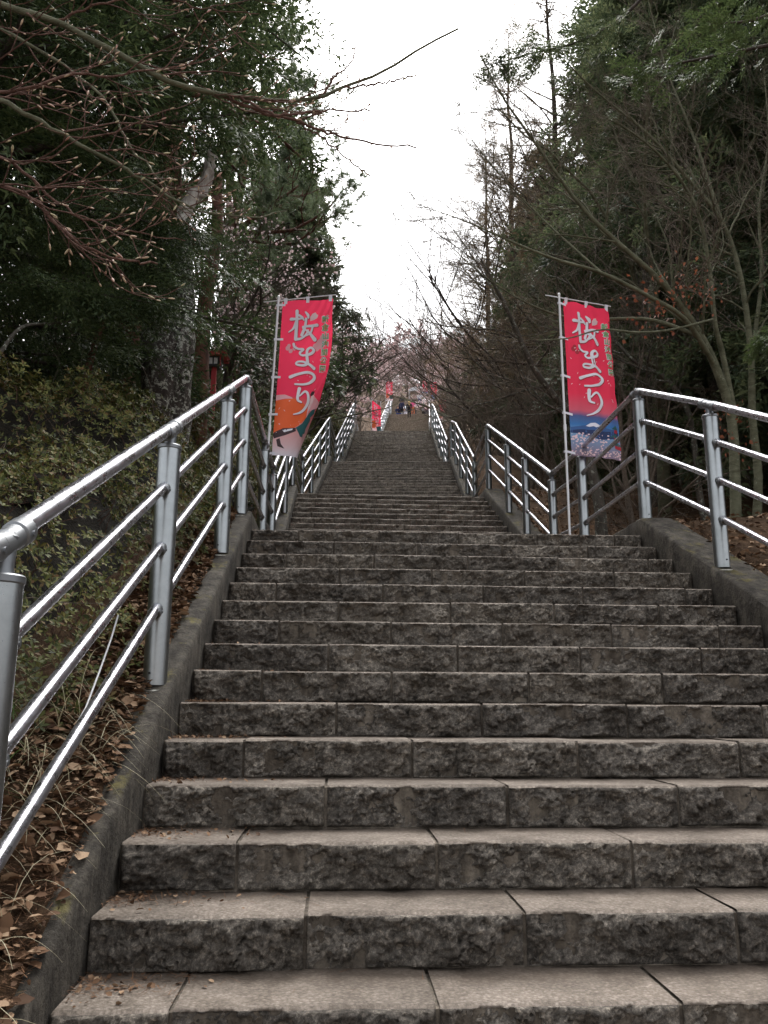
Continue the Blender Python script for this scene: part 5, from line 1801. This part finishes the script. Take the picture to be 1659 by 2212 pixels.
# buds at twig ends and nodes
V0, F0 = [], []
for i_, (x_, r_) in enumerate(((0, .07), (.25, .13), (.55, .15), (.85, .08), (1.0, .01))):
    for j in range(5): V0.append((x_, r_ * math.cos(j * 1.2566), r_ * math.sin(j * 1.2566)))
for i_ in range(4):
    for j in range(5): F0.append((i_ * 5 + j, i_ * 5 + (j + 1) % 5, (i_ + 1) * 5 + (j + 1) % 5, (i_ + 1) * 5 + j))
V0 = np.array(V0); F0 = np.array(F0)
P_, X_ = [], []
for pts in (q1, q2):
    P_.append(pts[:, -1]); X_.append(pts[:, -1] - pts[:, -2])
    for kk in (2, 4, 6):
        if kk < pts.shape[1] - 1:
            ii = g.random(len(pts)) < .22
            P_.append(pts[ii, kk]); X_.append(unit(pts[ii, kk + 1] - pts[ii, kk]) + g.normal(0, .6, (ii.sum(), 3)))
for k_ in (0, 1, 5, 6, 7, 8, 11):
    P_.append(bp[k_][16::2]); X_.append(unit(np.diff(bp[k_], axis=0)[15::2][:len(bp[k_][16::2])]) + g.normal(0, .5, (len(bp[k_][16::2]), 3)))
P_ = np.concatenate(P_); X_ = unit(np.concatenate(X_))
V, F = inst(V0, F0, P_ - bt, X_, g.normal(0, 1, P_.shape), g.uniform(.014, .030, len(P_)))
o = link(bpy.data.objects.new('bud', np_mesh('bud', V, F, [M['bud']], smooth=True)), root); o['kind'] = 'stuff'

# --- azalea hedge along the left side
def hedge_z(X, Y):
    u = X - cx(Y)
    d = -u - hw(Y) - .17
    st = .05 + max(0, (3.0 - Y)) * .45
    dd = d - st
    h_ = min(1.22, .92 + .06 * max(0, Y - 4)) if Y < 11 else 1.15
    fade = min(1, max(0, (Y - .9) / 1.2))
    k_ = max(0, min(1, dd / 1.0)); k_ = k_ * k_ * (3 - 2 * k_) * .45 + .55 * math.sqrt(max(0, min(1, dd / .9)))
    bumps = .16 * noise.noise((X * 1.5, Y * 1.1, 2)) + .07 * noise.noise((X * 4, Y * 4, 5))
    back = max(0, dd - 1.8) * .12
    f1 = noise.voronoi((X * 1.25, Y * 1.05, 0.0))[0][0]
    bumps += .55 * (.32 - f1)
    return G(X, Y) + k_ * h_ * fade * (.9 + bumps) + back * .0 + bumps * .5 * k_ - .06, dd


def leafy():
    g = np.random.default_rng(91)
    P, N, S, V, F = [], [], [], [], []
    # added dark sheet standing in for twigs and shade inside the hedge
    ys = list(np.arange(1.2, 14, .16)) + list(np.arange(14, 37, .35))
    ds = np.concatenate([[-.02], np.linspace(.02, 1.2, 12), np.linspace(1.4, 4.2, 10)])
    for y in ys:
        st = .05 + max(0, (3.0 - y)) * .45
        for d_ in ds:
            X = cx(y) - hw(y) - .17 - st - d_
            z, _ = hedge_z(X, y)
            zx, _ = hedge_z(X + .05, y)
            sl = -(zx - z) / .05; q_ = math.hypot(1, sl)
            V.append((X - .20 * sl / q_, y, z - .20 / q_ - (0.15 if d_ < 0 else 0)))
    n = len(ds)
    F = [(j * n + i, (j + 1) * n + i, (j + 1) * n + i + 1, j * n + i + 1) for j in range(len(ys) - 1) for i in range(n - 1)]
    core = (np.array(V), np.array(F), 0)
    # rosettes: denser near the camera
    K = 54000
    Y = 1.3 + 34 * g.uniform(0, 1, K) ** 1.9
    dt = np.linspace(0, 3.6, 200)
    zt = np.array([hedge_z(cx(6.) - hw(6.) - .17 - .10 - q_, 6.)[0] for q_ in dt])
    al = np.concatenate([[0], np.cumsum(np.hypot(np.diff(dt), np.diff(zt)) * np.where(dt[1:] < 1.3, 1.0, .5))])
    D = np.interp(g.uniform(0, al[-1], K), al, dt)
    e = 1e-2
    for y, d_ in zip(Y, D):
        st = .05 + max(0, (3.0 - y)) * .45
        X = cx(y) - hw(y) - .17 - st - d_
        z, dd = hedge_z(X, y)
        zx, _ = hedge_z(X + .05, y); zy, _ = hedge_z(X, y + .05)
        nn = Vector((-(zx - z) / .05, -(zy - z) / .05, 1)).normalized()
        # thinner in the dark hollows
        if noise.noise((X * 3, y * 3, z * 3)) + (.22 if y > 3.4 else .05) < g.uniform(-.3, .25): continue
        off = g.uniform(-.15, .07)
        P.append((X + nn.x * off, y + nn.y * off, z + nn.z * off)); N.append(nn); S.append(1.15 + .13 * max(0, y - 4) ** .8 if y > 4 else 1.15)
    P = np.array(P); N = np.array(N)
    r = np.random.default_rng(3)
    TV, TF = [], []
    for j in range(5):
        a = j * 2.4; el = .35 + .12 * (j % 3)
        dx, dy = math.cos(a), math.sin(a)
        l_, w_ = r.uniform(.027, .038), .0058
        c0 = np.array((dx * math.cos(el), dy * math.cos(el), math.sin(el)))
        s_ = np.array((-dy, dx, 0)) * w_
        o = len(TV)
        TV += [np.zeros(3), c0 * l_ * .55 - s_, c0 * l_ + np.array((0, 0, -.004)), c0 * l_ * .55 + s_]
        TF.append((o, o + 1, o + 2, o + 3))
    TV = np.array(TV)[:, [2, 0, 1]]    # template x axis = rosette axis
    X_ = unit(N + g.normal(0, .35, N.shape))
    Vr, Fr = inst(TV, np.array(TF), P, X_, g.normal(0, 1, P.shape), np.array(S) * g.uniform(.7, 1.25, len(P)))
    cr = merge(core, (Vr, Fr, 1))
    o = link(bpy.data.objects.new('azalea_hedge', np_mesh('azalea_hedge', cr[0], cr[1], [M['twigs'], M['azalea']], cr[2])))
    tag(o, kind='stuff')
    # woody stems inside the hedge
    K2 = 4200
    i = g.choice(len(P), K2, p=(1 / (2 + P[:, 1]) ** 1.3) / (1 / (2 + P[:, 1]) ** 1.3).sum())
    q2 = grow(P[i] - N[i] * .22, N[i] * .5 + g.normal(0, .5, (K2, 3)) + np.array((0, 0, .6)), g.uniform(.12, .34, K2), 5, g, .22)
    V_, F_ = tubes(q2, radii(np.full(K2, .0034), 5, .45, .001), 3)
    o = link(bpy.data.objects.new('hedge_stems', np_mesh('hedge_stems', V_, F_, [M['twig_red']]))); tag(o, kind='stuff')
leafy()

# thin pale twigs sprouting from the hedge
g = np.random.default_rng(5)
P0, D0 = [], []
for _ in range(150):
    y = g.uniform(2, 12); d_ = g.uniform(.2, 2.6)
    X = cx(y) - hw(y) - .4 - d_
    z, _d = hedge_z(X, y); P0.append((X, y, z - .1)); D0.append((g.normal(0, .5), g.normal(0, .5), 1))
P0 = np.array(P0); D0 = np.array(D0)
q = grow(P0, D0, g.uniform(.2, .7, len(P0)), 8, g, .25, (0, 0, -.3))
V, F = tubes(q, radii(np.full(len(q), .0028), 8, .4, .001), 3)
o = link(bpy.data.objects.new('hedge_sprigs', np_mesh('hedge_sprigs', V, F, [M['twig']]))); tag(o, kind='stuff')

# --- leaf litter, needles and grass
def litter():
    g = np.random.default_rng(17)
    P, S, Mx = [], [], []
    for _ in range(14000):      # strip beside the left kerb
        y = .6 + 9 * g.uniform() ** 1.5
        w_ = .16 + max(0, 3.0 - y) * .45
        d_ = g.uniform(-.185 + .12 * min(1, max(0, (y - 1.6) / 2.4)), w_ + .1)
        X = cx(y) - hw(y) - .17 - d_
        z = max(G(X, y), kzx(X, y) + .004)
        P.append((X, y, z + g.uniform(.004, .03))); S.append(g.choice([.02, .035, .06], p=[.6, .3, .1]))
    for _ in range(10000):      # right bank
        y = 3.0 + 13 * g.uniform() ** 1.3; d_ = -.06 + 3.5 * g.uniform() ** 1.6 if g.random() < .85 else g.uniform(0, 8)
        X = cx(y) + hw(y) + .30 + d_
        P.append((X, y, G(X, y) + g.uniform(.005, .03))); S.append(g.uniform(.02, .055))
    for st, n, z0, hwid in FL[:3]:   # swept into the step corners
        for k in range(n):
            s = st + k * RUN
            near = s < 7
            for _ in range(70 if near else 14):
                side = -1 if g.random() < .85 else 1
                u = side * (hwid - abs(g.exponential(.12)) - .01)
                yy = s + g.uniform(.12, .29) if g.random() < .7 else s + g.uniform(.02, .29)
                p = PT(yy, u, z0 + RISE * (k + 1) + g.uniform(.002, .008)); P.append(tuple(p)); S.append(g.uniform(.008, .024))
    extra = [(545, 1790, 3.30, .035), (235, 1270, 3.6, .03)]
    for (px, py, Y, s_) in extra[:1]:
        k = int((Y - .855) / RUN)
        p = at(px, py, .855 + k * RUN + .2); P.append((p[0], .855 + k * RUN + .22, RISE * (k + 1) + .01)); S.append(s_)
    P = np.array(P); S = np.array(S)
    TV = np.array([(-.5, 0, 0), (-.2, -.32, .10), (.25, -.28, .14), (.55, 0, .02), (.25, .28, .12), (-.2, .32, .08)])
    TF = np.array([(0, 1, 2, 3), (0, 3, 4, 5)])
    V, F = inst(TV, TF, P, g.normal(0, 1, P.shape) * np.array((1, 1, .25)), np.array((0, 0, 1.)) + g.normal(0, .4, P.shape), S)
    o = link(bpy.data.objects.new('leaf_litter', np_mesh('leaf_litter', V, F, [M['litter']]))); tag(o, kind='stuff')
    # pine needles
    K = 42000
    y = .6 + 9 * g.uniform(0, 1, K) ** 1.4
    P = []
    for yy in y:
        w_ = .16 + max(0, 3.0 - yy) * .45
        d_ = g.uniform(-.20 + .12 * min(1, max(0, (yy - 1.6) / 2.4)), w_ + .05)
        X = cx(yy) - hw(yy) - .21 - d_
        P.append((X, yy, max(G(X, yy), kzx(X, yy) + .003) + g.uniform(.002, .02)))
    for k in range(4, 20):
        for _ in range(190):
            s = .855 + k * RUN
            P.append(tuple(PT(s + g.uniform(.1, .3), -1.585 + abs(g.exponential(.15)), RISE * (k + 1) + .004)))
    P = np.array(P)
    TV = np.array([(-.5, -.02, 0), (.5, 0, .05), (-.5, .02, 0)]); TF = np.array([(0, 1, 2)])
    V, F = inst(TV, TF, P, g.normal(0, 1, P.shape) * np.array((1, 1, .2)), np.tile((0, 0, 1.), (len(P), 1)), g.uniform(.03, .07, len(P)))
    o = link(bpy.data.objects.new('fallen_needles', np_mesh('fallen_needles', V, F, [M['needles']]))); tag(o, kind='stuff')


litter()


def blades(name, n, m_, L, wd, region, seed, arch):
    g = np.random.default_rng(seed)
    V, F = [], []
    for _ in range(n):
        y, d_ = region(g)
        X = cx(y) - hw(y) - .17 - d_
        z = max(G(X, y), kzx(X, y))
        az = g.uniform(0, 6.28); l_ = g.uniform(*L); k = 9
        dirx = np.array((math.cos(az), math.sin(az), 0)) * g.uniform(.3, 1) + np.array((.35, -.1, 0))
        p = np.array((X, y, z)); v = np.array((0, 0, 1.0)) + dirx * .35
        side = np.cross(v, (0, 0, 1)); side = side / (np.linalg.norm(side) + 1e-6)
        o = len(V)
        for i in range(k):
            t = i / (k - 1)
            w_ = wd * (1 - t * .85)
            V.append(p - side * w_); V.append(p + side * w_)
            v = v + dirx * arch / k - np.array((0, 0, arch * 1.35 / k)) + g.normal(0, .05, 3)
            v = v / np.linalg.norm(v)
            p = p + v * l_ / k
            gz_ = G(p[0], p[1]) + .01
            if d_ > .05 and p[2] < gz_ and (p[0] - cx(p[1])) < -hw(p[1]) - .02: p[2] = gz_
        F += [(o + 2 * i, o + 2 * i + 1, o + 2 * i + 3, o + 2 * i + 2) for i in range(k - 1)]
    o = link(bpy.data.objects.new(name, np_mesh(name, V, F, [m_]))); tag(o, kind='stuff')


blades('dry_grass', 520, M['drygrass'], (.15, .55), .0019, lambda g: (g.uniform(1.1, 3.4), g.uniform(-.06, .75)), 1, 2.2)
blades('green_grass', 340, M['grass'], (.14, .45), .0030, lambda g: (g.uniform(1.4, 3.2), g.uniform(.2, .85)), 2, 1.4)

print('TRIS', sum(len(m.polygons) * 2 for m in bpy.data.meshes))
